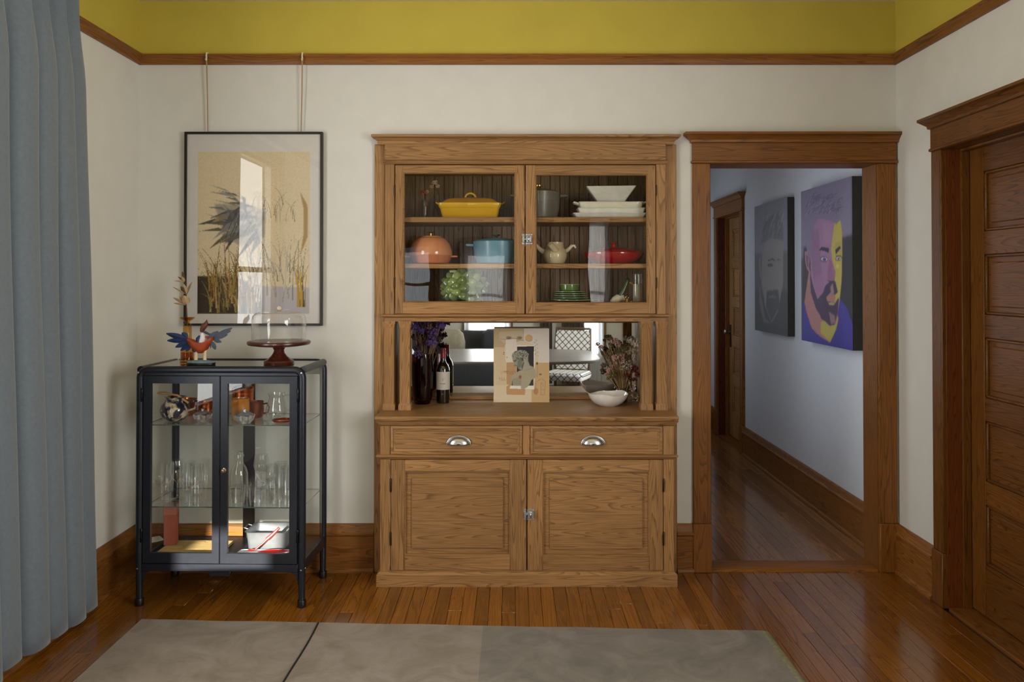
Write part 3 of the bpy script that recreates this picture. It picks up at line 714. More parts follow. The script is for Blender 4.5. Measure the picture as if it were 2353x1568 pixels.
# ------------------------------------------------------------------ flat art painted as colours on a fine grid
class Art:
    def __init__(s, nu, nv, quad, base, gain=1.0):
        s.nu, s.nv, s.gain = nu, nv, gain
        u, v = np.meshgrid(np.linspace(0, 1, nu), np.linspace(0, 1, nv)); s.u, s.v = u, v
        s.c = np.zeros((nv, nu, 3)); s.c[:] = base
        A = []; rhs = []
        for (x, y), (a, b_) in zip(quad, ((0, 0), (1, 0), (1, 1), (0, 1))):
            A += [[x, y, 1, 0, 0, 0, -a * x, -a * y], [0, 0, 0, x, y, 1, -b_ * x, -b_ * y]]; rhs += [a, b_]
        h = np.linalg.solve(np.array(A, float), np.array(rhs, float)); s.h = np.append(h, 1).reshape(3, 3)
        s.rs = np.random.RandomState(4)
    def q(s, pts):
        p = np.array([(x, y, 1) for x, y in pts], float) @ s.h.T
        return p[:, :2] / p[:, 2:3]
    def blur(s, m, n):
        for _ in range(n):
            p = np.pad(m, 1, mode='edge')
            m = (p[:-2, 1:-1] + p[2:, 1:-1] + p[1:-1, :-2] + p[1:-1, 2:] + 4 * p[1:-1, 1:-1]) / 8
        return m
    def mask(s, pts):
        q = s.q(pts); ins = np.zeros(s.u.shape, bool); n = len(q); j = n - 1
        for i in range(n):
            xi, yi = q[i]; xj, yj = q[j]
            c = ((yi > s.v) != (yj > s.v)) & (s.u < (xj - xi) * (s.v - yi) / (yj - yi + 1e-12) + xi)
            ins ^= c; j = i
        return ins.astype(float)
    def put(s, m, col, a): s.c[:] = s.c * (1 - (m * a)[..., None]) + np.array(col, float) * (m * a)[..., None]; return s
    def poly(s, pts, col, soft=1, a=1.0): return s.put(s.blur(s.mask(pts), soft), col, a)
    def ell(s, cx, cy, rx, ry, col, soft=1, a=1.0, rot=0):
        t = np.linspace(0, 2 * np.pi, 28, endpoint=False); c, n = math.cos(rot), math.sin(rot)
        return s.poly([(cx + rx * math.cos(k) * c - ry * math.sin(k) * n, cy + rx * math.cos(k) * n + ry * math.sin(k) * c) for k in t], col, soft, a)
    def line(s, pts, w, col, a=1.0, soft=0):
        L = []; Rr = []
        for i, p in enumerate(pts):
            q0 = pts[max(i - 1, 0)]; q1 = pts[min(i + 1, len(pts) - 1)]
            d = math.hypot(q1[0] - q0[0], q1[1] - q0[1]) + 1e-9; nx, ny = -(q1[1] - q0[1]) / d, (q1[0] - q0[0]) / d
            ww = w * (1 if not isinstance(w, tuple) else 1)
            L.append((p[0] + nx * ww / 2, p[1] + ny * ww / 2)); Rr.append((p[0] - nx * ww / 2, p[1] - ny * ww / 2))
        return s.poly(L + Rr[::-1], col, soft, a)
    def grain(s, amp, blur=0):
        n = s.blur(s.rs.normal(0, amp, s.u.shape), blur); s.c += n[..., None]; return s
    def mesh(s, name, w, h, mat):
        """local plane: x right 0..w, z down from h to 0, facing -y."""
        vs = np.stack([s.u * w, np.zeros_like(s.u), (1 - s.v) * h], -1).reshape(-1, 3)
        idx = np.arange(s.nu * s.nv).reshape(s.nv, s.nu)
        f = np.stack([idx[1:, :-1], idx[1:, 1:], idx[:-1, 1:], idx[:-1, :-1]], -1).reshape(-1, 4)
        me = bpy.data.meshes.new(name); me.from_pydata(vs.tolist(), [], f.tolist()); me.materials.append(mat)
        ca = me.color_attributes.new('paint', 'FLOAT_COLOR', 'POINT')
        c = np.clip(s.c, 0, 255) / 255.0; c = np.where(c <= .04045, c / 12.92, ((c + .055) / 1.055) ** 2.4) * s.gain
        ca.data.foreach_set('color', np.concatenate([np.clip(c, 0, .92).reshape(-1, 3), np.ones((s.nu * s.nv, 1))], 1).ravel())
        me.update(); return me
paper_m = vcol('printed_paper', .8); canvas_m = vcol('painted_canvas', .42, .15)

# framed print on the left
fx0, fz1 = P(424, 303, -.03); fx1, fz0 = P(740, 749, -.03)
FRp = Vector(((fx0 + fx1) / 2, 0, fz0))
fp = empty('framed_print', FRp, 0, 'large framed nature print in a thin black frame hanging from two cords', 'picture')
fw, fh = fx1 - fx0, fz1 - fz0
for (a, b_, c, d) in ((-fw / 2, -fw / 2 + .012, 0, fh), (fw / 2 - .012, fw / 2, 0, fh), (-fw / 2 + .012, fw / 2 - .012, 0, .012), (-fw / 2 + .012, fw / 2 - .012, fh - .012, fh)):
    MB().box(a, b_, -.034, -.006, c, d, .0015).build('frame_bar', blackw, fp)
matq = plain('mat_board', (208, 203, 198), .85, var=.02)
MB().box(-fw / 2 + .01, fw / 2 - .01, -.022, -.012, .01, fh - .01, 0).build('mat_board', matq, fp)
Q = [(228, 185), (922, 190), (915, 1192), (228, 1190)]
ar = Art(190, 270, Q, (212, 194, 160))
ar.grain(5, 1)
rg_ = random.Random(12)
# slate clump of broad leaves, brown reeds over dark ground, pale reeds and water
for k in range(44):
    a = rg_.uniform(-3.5, -1.9) if k % 3 else rg_.uniform(1.8, 3.1); L = rg_.uniform(150, 300); ox, oy = rg_.uniform(430, 650), rg_.uniform(520, 720)
    tx, ty = ox + L * math.cos(a), oy + L * .75 * math.sin(a); mx_, my_ = (ox + tx) / 2 + 20, (oy + ty) / 2 - 24
    wd = rg_.uniform(22, 44); col = rg_.choice([(88, 90, 92), (112, 114, 112), (62, 58, 54), (138, 134, 122), (92, 80, 58), (150, 128, 92)])
    ar.poly([(ox, oy), (mx_ - wd * .5, my_ - wd * .3), (tx, ty), (mx_ + wd * .5, my_ + wd * .4)], col, 1, .95)
ar.poly([(330, 510), (560, 520), (650, 560), (640, 720), (500, 770), (390, 720)], (92, 92, 92), 6, .45)
for k in range(14): ar.line([(400 + k * 14, 720 - 2 * k), (430 + k * 15, 640), (470 + k * 13, 560 + 3 * k)], 4, rg_.choice([(110, 112, 112), (46, 46, 48)]), .7)
ar.poly([(228, 960), (420, 960), (620, 1015), (632, 1190), (228, 1190)], (54, 38, 18), 3, 1)
ar.poly([(610, 1020), (915, 1030), (915, 1190), (625, 1190)], (168, 164, 172), 4, .9)
def reed(x, y, L, bend, w, col, a=1):
    pts = [(x + bend * (t ** 2), y - L * t + abs(bend) * .35 * t ** 3) for t in [i / 6 for i in range(7)]]
    lft = [(px_ - w * (1 - i / 6) / 2, py_) for i, (px_, py_) in enumerate(pts)]; rgt = [(px_ + w * (1 - i / 6) / 2 + .6, py_) for i, (px_, py_) in enumerate(pts)]
    ar.poly(lft + rgt[::-1], col, 0, a)
for k in range(120):
    reed(rg_.uniform(300, 600), rg_.uniform(1010, 1190), rg_.uniform(120, 340), rg_.uniform(-170, 60), rg_.uniform(7, 13), rg_.choice([(150, 112, 50), (112, 80, 30), (176, 146, 92), (84, 58, 22), (136, 124, 60)]))
for k in range(70):
    reed(rg_.uniform(560, 880), rg_.uniform(900, 1120), rg_.uniform(120, 300), rg_.uniform(-150, 130), rg_.uniform(4, 8), rg_.choice([(176, 166, 146), (150, 140, 120), (196, 186, 168), (122, 112, 90)]), .85)
for k in range(34):
    reed(rg_.uniform(560, 840), rg_.uniform(520, 640), rg_.uniform(80, 200), rg_.uniform(-120, 90), rg_.uniform(4, 7), rg_.choice([(166, 152, 124), (134, 116, 84), (188, 176, 152)]), .8)
for k in range(12): reed(rg_.uniform(830, 890), 1150, rg_.uniform(180, 330), rg_.uniform(-40, 30), 10, rg_.choice([(176, 140, 30), (70, 64, 40), (150, 120, 60)]))
ar.poly([(860, 440), (905, 520), (905, 720), (860, 830), (880, 700), (880, 540)], (150, 118, 66), 2, .8)
q0 = P(455, 349, -.024); q1 = P(711, 722, -.024)
pm_ = ar.mesh('print_sheet', q1[0] - q0[0], q0[1] - q1[1], paper_m)
place(pm_, 'print_sheet', fp, (q0[0] - FRp.x, -.0225, q1[1] - FRp.z))
MB().pane_y(-fw / 2 + .011, fw / 2 - .011, -.029, .011, fh - .011).build('glass_pane', thin_glass('picture_glass', (.97, .97, .97), ior=1.55), fp, smooth=False)
cord_m = plain('cord_brown', (166, 138, 104), .9)
bone = plain('bone_white', (222, 210, 180), .5)
for px0, px1, nm in ((474.5, 478, 'left'), (694.5, 692, 'right')):
    xa, za = P(px0, 130, -.036); xb, zb = P(px1, 304, -.02)
    cr_ = MB().tube([(xa, -.036, za), (xa * .5 + xb * .5 + .002, -.030, (za + zb) / 2), (xb, -.022, zb - .002)], .0032, 8).build('hanging_cord', cord_m, label='thin brown picture cord hanging at the %s side above the framed print' % nm, cat='cord', group='picture cords')
    hk = empty('picture_hook', (xa, -.03, ZR1), 0, 'small cream picture hook on the rail above the %s cord' % nm, 'hook', 'picture hooks')
    MB().tube([(0, .028, .001), (0, .014, .006), (0, -.004, .003), (0, -.009, -.012), (0, -.006, -.030), (0, -.010, -.036), (0, -.016, -.030)], .0045, 8).build('hook', bone, hk)
# ------------------------------------------------------------------ black metal display cabinet
fl_, fr2 = Vector(PF(318, 1391)), Vector(PF(696, 1395))
CA = math.atan2(fr2.y - fl_.y, fr2.x - fl_.x)
CWd, CDp, CHt = 0.81, 0.42, 1.13
mid = (fl_ + fr2) / 2
c_, s_ = math.cos(CA), math.sin(CA)
CR = Vector((mid.x - s_ * .19, mid.y + c_ * .19, 0))
cab = empty('display_cabinet', CR, CA, 'black metal and glass display cabinet with two doors, filled with glassware', 'cabinet')
def CW(lx_, ly_, z): return Vector((CR.x + c_ * lx_ - s_ * ly_, CR.y + s_ * lx_ + c_ * ly_, z))
def CL(px, py, ly_):
    """local x and world z of the cabinet point seen at a pixel, on the local plane y = ly_."""
    d = ray(px, py); n = Vector((-s_, c_, 0)); p0 = CW(0, ly_, 0); o = Vector((0, -CAM_D, CAM_H))
    t = (p0 - o).dot(n) / d.dot(n); w = o + d * t
    return (w.x - CR.x) * c_ + (w.y - CR.y) * s_, w.z
hx, hy = CWd / 2, CDp / 2
def portal(y, r=.0185):
    xs = hx - r; pts = [(-xs, y, 0), (-xs, y, .3), (-xs, y, .7), (-xs, y, CHt - .055)]
    rad = .055 - r
    for i in range(1, 7):
        a = R(90 * i / 6); pts.append((-xs + rad - rad * math.cos(a), y, CHt - .055 + rad * math.sin(a)))
    return pts + [(-p[0], p[1], p[2]) for p in pts[::-1]]
for y, nm in ((-hy + .0185, 'front_frame'), (hy - .0185, 'rear_frame')):
    pts = portal(y); rr2 = [.0185] * len(pts); rr2[0] = rr2[-1] = .015
    MB().tube(pts, rr2, 14).build(nm, black, cab, angle=60)
    for sx in (-1, 1):
        MB().lathe([(.019, 0), (.0205, .004), (.0205, .03), (.019, .034)], 14, (sx * (hx - .0185), y, 0)).build('foot_cap', blackw, cab)
ZT = CHt
for sx in (-1, 1):
    MB().tube([(sx * (hx - .0185), -hy + .02, ZT - .0185), (sx * (hx - .0185), hy - .02, ZT - .0185)], .0175, 14).build('top_side_rail', black, cab)
    MB().box(sx * (hx - .006), sx * (hx - .022), -hy + .02, hy - .02, .165, .215, .002).build('side_apron', black, cab)
    MB().pane_x(sx * (hx - .012), -hy + .03, hy - .03, .21, ZT - .03).build('side_glass', glass, cab, smooth=False)
    # curved gusset under the body beside the front leg
    g = [(sx * (hx - .036), .165), (sx * (hx - .036), .105)] + [(sx * (hx - .036 - .045 * (1 - math.cos(R(90 * i / 6)))), .105 + .06 * math.sin(R(90 * i / 6))) for i in range(1, 7)]
    MB().prism(g, 1, -hy + .012, -hy + .018).build('gusset', black, cab)
ZB = .205
MB().box(-hx + .02, hx - .02, -hy + .02, hy - .02, ZT - .014, ZT - .006, .001).build('top_panel', plain('black_glass_top', (22, 22, 20), .06, coat=.5), cab)
MB().box(-hx + .022, hx - .022, -hy + .03, hy - .02, ZB - .02, ZB, .001).build('bottom_panel', black, cab)
MB().box(-hx + .034, hx - .034, -hy + .006, -hy + .024, .165, .200, .002).build('front_apron', black, cab)
MB().box(-hx + .034, hx - .034, -hy + .006, -hy + .024, ZT - .044, ZT - .028, .001).build('front_top_rail', black, cab)
MB().box(-.05, .05, -hy + .010, -hy + .016, .142, .168, .003).build('catch_plate', black, cab)
MB().box(-hx + .034, hx - .034, hy - .024, hy - .008, .165, .200, .002).build('rear_apron', black, cab)
MB().box(-hx + .034, hx - .034, hy - .024, hy - .010, ZT - .08, ZT - .03, .002).build('rear_top_rail', black, cab)
MB().box(-.030, .030, hy - .026, hy - .014, .19, ZT - .03, .002).build('rear_post', black, cab)
for sx in (-1, 1):
    MB().pane_y(sx * .03, sx * (hx - .034), hy - .02, .20, ZT - .08).build('rear_glass', glass, cab, smooth=False)
ZS = [CL(600, 977, -hy + .04)[1], CL(600, 1166, -hy + .04)[1]]
edge = plain('green_glass_edge', (78, 92, 84), .15)
for z in ZS:
    sh = MB().box(-hx + .026, hx - .026, -hy + .04, hy - .03, z - .005, z, 0, mi=0)
    o = sh.build('glass_shelf', [glass, edge], cab, smooth=False)
    for p in o.data.polygons:
        if abs(p.normal.z) < .5: p.material_index = 1
# doors
ZD0, ZD1 = .203, ZT - .045
for sx, kn in ((-1, True), (1, False)):
    xi, xo = sx * .0015, sx * (hx - .038)
    gi, go = sx * .036, sx * (hx - .038 - .037)
    y0, y1 = -hy + .004, -hy + .022
    zg0, zg1 = ZD0 + .048, ZD1 - .036
    m = MB()
    def rc(a, b_, z0, z1, y): 
        l, r_ = min(a, b_), max(a, b_); return [(l, y, z0), (r_, y, z0), (r_, y, z1), (l, y, z1)]
    m.rings([rc(xi, xo, ZD0, ZD1, y1), rc(xi, xo, ZD0, ZD1, y0 + .002), rc(xi + sx * .002, xo - sx * .002, ZD0 + .002, ZD1 - .002, y0), rc(gi, go, zg0, zg1, y0), rc(gi, go, zg0, zg1, y1), rc(xi, xo, ZD0, ZD1, y1)], False, False)
    d = m.build('cabinet_door', black, cab, angle=30)
    MB().pane_y(gi, go, y0 + .010, zg0, zg1).build('glass_pane', glass, d, smooth=False)
    for z in (.995, .335):
        h_ = MB().lathe([(.005, -.032), (.0065, -.030), (.0065, -.012), (.005, -.011), (.005, .011), (.0065, .012), (.0065, .030), (.005, .032)], 10, (xo + sx * .004, y0 - .003, z))
        h_.build('hinge', plain('hinge_black%d' % (z * 100 + sx), (20, 20, 22), .3, metal=.6), d)
    for z in (ZT - .03, .178):
        MB().ball((sx * (hx - .017), -hy - .0015, z), (.005, .003, .005), 8, 4).build('rivet', chrome, cab)
kn = MB().lathe([(.012, 0), (.012, .003), (.006, .006), (.006, .010), (.010, .014), (.008, .018), (.001, .019)], 14)
kx, kz = CL(514, 1082, -hy)
kn.xf(Matrix.Translation((kx, -hy + .004, kz)) @ Matrix.Rotation(R(90), 4, 'X')).build('lock_knob', plain('aged_brass', (170, 150, 120), .3, metal=1.0), cab)
MB().ball((hx - .003, -hy + .02, .18), (.003, .005, .005), 8, 4).build('rivet', chrome, cab)

# ---- contents: place by pixel column at a chosen depth inside the cabinet
def CP(px, py, ly_, z): return CW(CL(px, py, ly_)[0], ly_, z)
def lathe_thing(name, prof, mat, loc, label, cat, group=None, seg=28, sx=1, sy=1, rz=0, part='body', cap1=False, angle=50):
    r = empty(name, loc, rz, label, cat, group)
    MB().lathe(prof, seg, sx=sx, sy=sy, cap1=cap1).build(part, mat, r, angle=angle)
    return r
copper = plain('copper', (205, 110, 62), .22, metal=.9, var=.12, nscale=60, bump=.3)
copperd = plain('copper_dark', (150, 76, 38), .25, metal=.85, var=.15, nscale=70, bump=.5)
amber = plain('amber_ceramic', (196, 120, 34), .2, coat=.5)
def mug(name, px, py, ly_, h, r, mat, label, handle=1):
    t = empty(name, CP(px, py, ly_, ZS[0]), R(random.uniform(-20, 20)), label, 'mug', 'mugs on the top glass shelf')
    MB().lathe([(r * .80, 0), (r * .84, .003), (r * .98, h * .35), (r * 1.0, h * .55), (r * .94, h * .9), (r * .98, h), (r * .92, h), (r * .88, h * .88), (r * .92, h * .5), (r * .76, .006)], 24).build('cup', mat, t)
    if handle:
        MB().tube([(handle * r * .95, 0, h * .82), (handle * r * 1.35, 0, h * .86), (handle * r * 1.6, 0, h * .62), (handle * r * 1.45, 0, h * .3), (handle * r * .95, 0, h * .22)], .0045, 8).build('handle', mat, t)
mug('copper_mug', 434, 940, .10, .085, .040, copper, 'shiny copper mug behind the marbled jug', 1)
mug('copper_mug', 474, 940, .02, .082, .038, copperd, 'hammered dark copper mug beside the cabinet centre post', 1)
mug('copper_mug', 588, 940, .05, .080, .040, copperd, 'dark amber-copper mug behind the silver crystal dish', 1)
mug('copper_mug', 553, 935, -.02, .105, .044, amber, 'amber glazed mug at the left of the right-hand door', 0)
# orange box standing behind the amber mug
bx = CP(558, 905, .10, ZS[0])
cbx = empty('copper_canister', bx, CA, 'tall orange-copper canister with rounded lid at the back of the top shelf', 'canister')
MB().lathe([(.050, 0), (.052, .004), (.052, .120), (.050, .122)], 28).build('body', copper, cbx)
MB().lathe([(.054, .122), (.055, .140), (.040, .152), (.012, .156), (.010, .164), (.001, .166)], 28).build('lid', copper, cbx)
# marbled jug with a wooden spoon
def marble_mat():
    m, nt, b = newmat('marbled_glaze'); tc = N(nt, 'ShaderNodeTexCoord'); no = N(nt, 'ShaderNodeTexNoise')
    no.inputs['Scale'].default_value = 16; no.inputs['Detail'].default_value = 5; no.inputs['Distortion'].default_value = 1.6; nt.links.new(tc.outputs['Object'], no.inputs['Vector'])
    r_ = ramp(nt, [(.36, s2l((24, 26, 52))), (.47, s2l((38, 38, 56))), (.52, s2l((150, 128, 100))), (.60, s2l((205, 190, 165))), (.72, s2l((86, 104, 128)))])
    nt.links.new(no.outputs['Fac'], r_.inputs['Fac']); nt.links.new(r_.outputs[0], b.inputs['Base Color']); b.inputs['Roughness'].default_value = .12; b.inputs['Coat Weight'].default_value = .6
    return m
jug = empty('marbled_jug', CP(402, 965, -.065, ZS[0]), CA, 'round navy and tan marbled jug on the top shelf of the cabinet', 'jug')
MB().lathe([(.038, 0), (.052, .010), (.066, .034), (.070, .056), (.062, .080), (.046, .096), (.044, .106), (.054, .118), (.050, .118), (.040, .106), (.042, .096), (.058, .078)], 32).build('body', marble_mat(), jug)
MB().tube([(.062, 0, .085), (.090, 0, .098), (.106, 0, .088), (.098, 0, .060), (.066, 0, .050)], .006, 8).build('handle', MATS['marbled_glaze'], jug)
sp = empty('wooden_spoon', CP(402, 965, -.065, ZS[0] + .112), CA, 'wooden spoon lying across the rim of the marbled jug', 'spoon')
spm = plain('spoon_wood', (190, 140, 86), .6, var=.15)
MB().tube([(-.04, -.01, .022), (.02, -.015, .014), (.075, -.02, -.022)], [.006, .005, .006], 8).build('handle', spm, sp)
MB().ball((-.058, -.009, .024), (.028, .018, .007), 14, 8).build('bowl', spm, sp)
silver = plain('cut_crystal_silver', (206, 208, 214), .12, metal=.75, var=.3, nscale=90, bump=.9)
def cut_dish(px, py, ly_, r, h, label):
    t = empty('crystal_dish', CP(px, py, ly_, ZS[0]), 0, label, 'dish', 'silver crystal dishes')
    n_ = 32; rs = []
    for rr3, z in ((.55, 0), (.6, .004), (.85, h * .45), (1.0, h), (.95, h), (.78, h * .5), (.3, h * .3)):
        rs.append([(r * rr3 * (1 + (.06 if i % 2 else 0) * (z > 0)) * math.cos(2 * math.pi * i / n_), r * rr3 * (1 + (.06 if i % 2 else 0) * (z > 0)) * math.sin(2 * math.pi * i / n_), z + (.004 if (i % 4 < 2 and z >= h * .9) else 0)) for i in range(n_)])
    MB().rings(rs).build('faceted_bowl', silver, t, angle=20)
    MB().lathe([(r * .9, h + .003), (r * .6, h * 1.35), (r * .2, h * 1.55), (.008, h * 1.6), (.011, h * 1.75), (.001, h * 1.82)], 20).build('lid', silver, t, angle=20)
cut_dish(466, 965, -.085, .044, .036, 'silvery cut-crystal covered dish in front of the hammered copper mug')
cut_dish(562, 968, -.122, .047, .038, 'larger silvery cut-crystal covered dish at the front of the top shelf')
def pitcher():
    t = empty('glass_pitcher', CP(636, 945, .03, ZS[0]), CA, 'clear glass pitcher on the right of the top shelf', 'pitcher')
    MB().lathe([(.040, 0), (.050, .006), (.054, .04), (.046, .075), (.036, .10), (.042, .125)], 28, cap1=False).build('body', cryst, t)
    MB().tube([(.040, 0, .112), (.075, 0, .112), (.085, 0, .08), (.075, 0, .045), (.050, 0, .035)], .005, 8).build('handle', cryst, t)
pitcher()
tr_ = empty('copper_reflection', CP(650, 968, -.075, ZS[0]), CA, 'small round copper disc standing in for a mug reflection at the front right of the top shelf', 'tray')  # copper disc added for a mug reflection in the glass shelf
MB().lathe([(.040, .0), (.048, .003), (.052, .009), (.050, .009), (.046, .005), (.001, .004)], 28).build('plate', copper, tr_)
MB().tube([(.05 * math.cos(R(a)), .05 * math.sin(R(a)), .009) for a in range(0, 361, 15)], .0022, 6).build('rim', copperd, tr_)

# glassware: one of each kind, then copies
def gkind(name, prof, cat):
    t = empty(name, (0, 0, 0), 0, 'glass', cat, 'clear glasses on the lower glass shelf')
    MB().lathe(prof, 22, cap1=False).build('bowl', cryst, t, angle=70); return t
kinds = {
    'highball_glass': gkind('highball_glass', [(.028, 0), (.029, .010), (.030, .012), (.033, .150), (.0318, .150), (.029, .014), (.001, .012)], 'glass'),
    'tumbler_glass': gkind('tumbler_glass', [(.032, 0), (.034, .012), (.040, .088), (.0388, .088), (.033, .014), (.001, .013)], 'glass'),
    'wine_glass': gkind('wine_glass', [(.034, 0), (.033, .003), (.008, .007), (.0045, .014), (.0042, .080), (.012, .090), (.032, .112), (.038, .138), (.034, .175), (.031, .192)], 'wine glass'),
    'coupe_glass': gkind('coupe_glass', [(.032, 0), (.031, .003), (.007, .008), (.0045, .016), (.0045, .075), (.020, .084), (.046, .104), (.050, .118)], 'coupe glass'),
    'champagne_flute': gkind('champagne_flute', [(.029, 0), (.028, .003), (.006, .008), (.004, .02), (.004, .07), (.016, .09), (.023, .14), (.020, .205)], 'flute'),
}
spots = [('coupe_glass', 372, 1140, -.10, 'coupe glass at the front left corner of the lower glass shelf'), ('wine_glass', 408, 1140, -.04, 'wine glass in front of the left rear post on the lower glass shelf'),
         ('highball_glass', 384, 1120, .09, 'tall highball glass at the back left of the lower glass shelf'), ('highball_glass', 432, 1120, .11, 'tall highball glass right of the left rear post'),
         ('highball_glass', 452, 1122, .04, 'tall highball glass in the middle of the left-hand door'), ('champagne_flute', 473, 1140, -.06, 'champagne flute next to the centre posts of the doors'),
         ('coupe_glass', 440, 1150, -.13, 'coupe glass at the front of the left-hand door'), ('tumbler_glass', 545, 1150, -.12, 'low tumbler at the front beside the centre stile'),
         ('tumbler_glass', 590, 1150, -.11, 'low tumbler at the front middle of the right-hand door'), ('tumbler_glass', 572, 1140, -.01, 'low tumbler behind the two front tumblers'),
         ('coupe_glass', 612, 1145, -.03, 'coupe glass beside the rear post in the right-hand door'), ('wine_glass', 600, 1125, .10, 'wine glass at the back right of the rear post'),
         ('highball_glass', 626, 1130, .055, 'tall highball glass, leftmost of three at the right side'), ('highball_glass', 660, 1132, .02, 'tall highball glass at the right end by the side pane'),
         ('highball_glass', 645, 1120, .12, 'tall highball glass at the back right corner'), ('tumbler_glass', 636, 1152, -.12, 'low tumbler at the front right end of the lower glass shelf')]
seen = set()
for nm, px, py, ly_, lab in spots:
    w = CP(px, py, ly_, ZS[1])
    if nm in seen: dup(kinds[nm], w, 0, 'clear ' + lab)
    else: kinds[nm].location = w; kinds[nm]['label'] = 'clear ' + lab; seen.add(nm)
cf = empty('glass_carafe', CP(549, 1120, .05, ZS[1]), 0, 'clear straight-sided glass carafe behind the right-hand door', 'carafe')
MB().lathe([(.042, 0), (.044, .006), (.044, .105), (.036, .135), (.022, .158), (.020, .185), (.026, .198)], 26, cap1=False).build('body', cryst, cf)
MB().lathe([(.016, .178), (.022, .200), (.020, .214), (.001, .222)], 18).build('stopper', cryst, cf)

# bottom panel
tanb = wood('tan_board_wood', 0, (.40, .26, .09), (.62, .44, .19), rough=.6, coat=0)
x0, x1 = CL(352, 1262, -.12)[0] , CL(500, 1262, -.12)[0]
bd = empty('cutting_board', CW((x0 + x1) / 2, -.035, ZB), CA, 'flat tan wooden board lying on the cabinet bottom at left', 'board')
MB().box(-(x1 - x0) / 2, (x1 - x0) / 2, -.135, .13, 0, .012, .003).build('board', tanb, bd)
MB().tube([(-.02, .1, .0125), (.02, .1, .0125)], .003, 6).build('groove_handle', plain('board_dark_groove', (120, 80, 30), .7), bd)
brick = plain('terracotta_card', (170, 88, 66), .7, var=.06)
bxw = CP(393, 1236, .04, ZB + .012)
tb = empty('terracotta_box', bxw, CA + R(14), 'tall narrow terracotta-red box standing on the tan board', 'box')
MB().box(-.030, .030, -.030, .030, 0, .185, .002).build('box_body', brick, tb)
MB().box(-.0315, .0315, -.0315, .0315, .150, .200, .002).build('box_lid', plain('terracotta_lid', (186, 112, 92), .7), tb)
whi = plain('white_ceramic', (232, 232, 228), .25, coat=.3)
sq = empty('white_saucer', CP(352, 1222, .06, ZB + .012), CA, 'small square white saucer at the left end of the cabinet bottom', 'saucer')
MB().rings([rrect(.05, .05, .008, 0), rrect(.09, .09, .012, .012), rrect(.086, .086, .011, .013), rrect(.05, .05, .008, .004)], True, True).build('dish', whi, sq)
sq.rotation_euler = (0, 0, CA + R(40))
MB().rings([rrect(.046, .046, .007, 0), rrect(.046, .046, .007, .001)], True, True).build('foot_ring', whi, sq)
steel = plain('grey_roasting_steel', (150, 153, 160), .35, metal=.7, var=.08)
rt = empty('roasting_tin', CP(622, 1225, .075, ZB), CA, 'rectangular grey metal roasting tin at the back of the cabinet bottom', 'tin')
MB().rings([rrect(.185, .15, .02, .001), rrect(.20, .165, .022, .085), rrect(.215, .18, .024, .086), rrect(.213, .178, .024, .084), rrect(.198, .163, .022, .083), rrect(.183, .148, .02, .004)], True, True).build('pan', steel, rt)
for sx in (-1, 1): MB().tube([(sx * .105, -.03, .086), (sx * .125, -.03, .092), (sx * .125, .03, .092), (sx * .105, .03, .086)], .003, 6).build('wire_handle', steel, rt)
wt = empty('white_tray', CP(605, 1262, -.10, ZB), CA, 'flat white serving tray lying at the bottom of the right-hand side', 'tray')
MB().rings([rrect(.25, .12, .02, 0), rrect(.27, .14, .025, .010), rrect(.265, .135, .024, .010), rrect(.245, .115, .02, .004)], True, True).build('dish', plain('pale_blue_white', (214, 220, 228), .3, coat=.2), wt)
MB().rings([rrect(.12, .05, .02, .0041), rrect(.12, .05, .02, .0046)], True, True).build('inner_panel', whi, wt)
redp = plain('red_enamel', (176, 20, 24), .2, coat=.5); reds = plain('red_silicone', (190, 22, 22), .4)
rp = empty('red_plate', CP(628, 1270, -.125, ZB + .011), CA, 'glossy dark red plate at the front of the cabinet bottom', 'plate')
MB().lathe([(.040, 0), (.052, .003), (.076, .011), (.080, .013), (.078, .014), (.050, .006), (.001, .005)], 36, sx=1, sy=.62).build('plate', redp, rp)
MB().tube([(.079 * math.cos(R(a)), .049 * math.sin(R(a)), .0135) for a in range(0, 361, 12)], .0018, 6).build('rim', redp, rp)
sl = empty('red_spatula', CP(585, 1240, -.06, ZB + .014), CA, 'bright red silicone spatula leaning against the roasting tin', 'spatula')
MB().tube([(.0, 0, .002), (.035, .02, .030), (.05, .028, .045)], [.004, .0045, .005], 8).build('neck', reds, sl)
MB().tube([(.05, .028, .045), (.075, .04, .066), (.105, .052, .095)], [.009, .0085, .007], 8).build('handle', reds, sl)
MB().ball((-.012, -.006, .004), (.022, .014, .003), 14, 6).build('blade', reds, sl)
# ------------------------------------------------------------------ things on top of the cabinet
ZTOP = CHt - .006
def Z3(x, y): return 380 + x / 6.533, 610 + y / 6.533
# cake stand with a glass dome
cs_p = CP(641, 836, .0, ZTOP)
cs = empty('cake_stand', cs_p, 0, 'turned dark red wooden cake stand on the black cabinet', 'cake stand')
k = 1.0
MB().lathe([(.072, 0), (.074, .008), (.070, .016), (.056, .022), (.040, .036), (.028, .052), (.024, .066), (.030, .078), (.028, .082)], 36).build('pedestal', redw, cs)
MB().lathe([(.030, .080), (.100, .086), (.148, .094), (.153, .100), (.153, .108), (.148, .112), (.001, .110)], 48).build('plate', redw, cs)
dm = empty('glass_dome', cs_p + Vector((0, 0, .112)), 0, 'clear glass cake dome with a ball knob on the wooden stand', 'glass dome')
MB().lathe([(.133, 0), (.134, .004), (.132, .006), (.131, .104), (.127, .124), (.112, .138), (.080, .144), (.012, .147)], 48, cap0=False, cap1=False).build('dome', thin_glass('dome_glass', (.975, .975, .97), ior=1.55, fp=2.4), dm, angle=70)
MB().tube([(.133 * math.cos(R(a)), .133 * math.sin(R(a)), .003) for a in range(0, 361, 10)], .0025, 6).build('rim', cryst, dm)
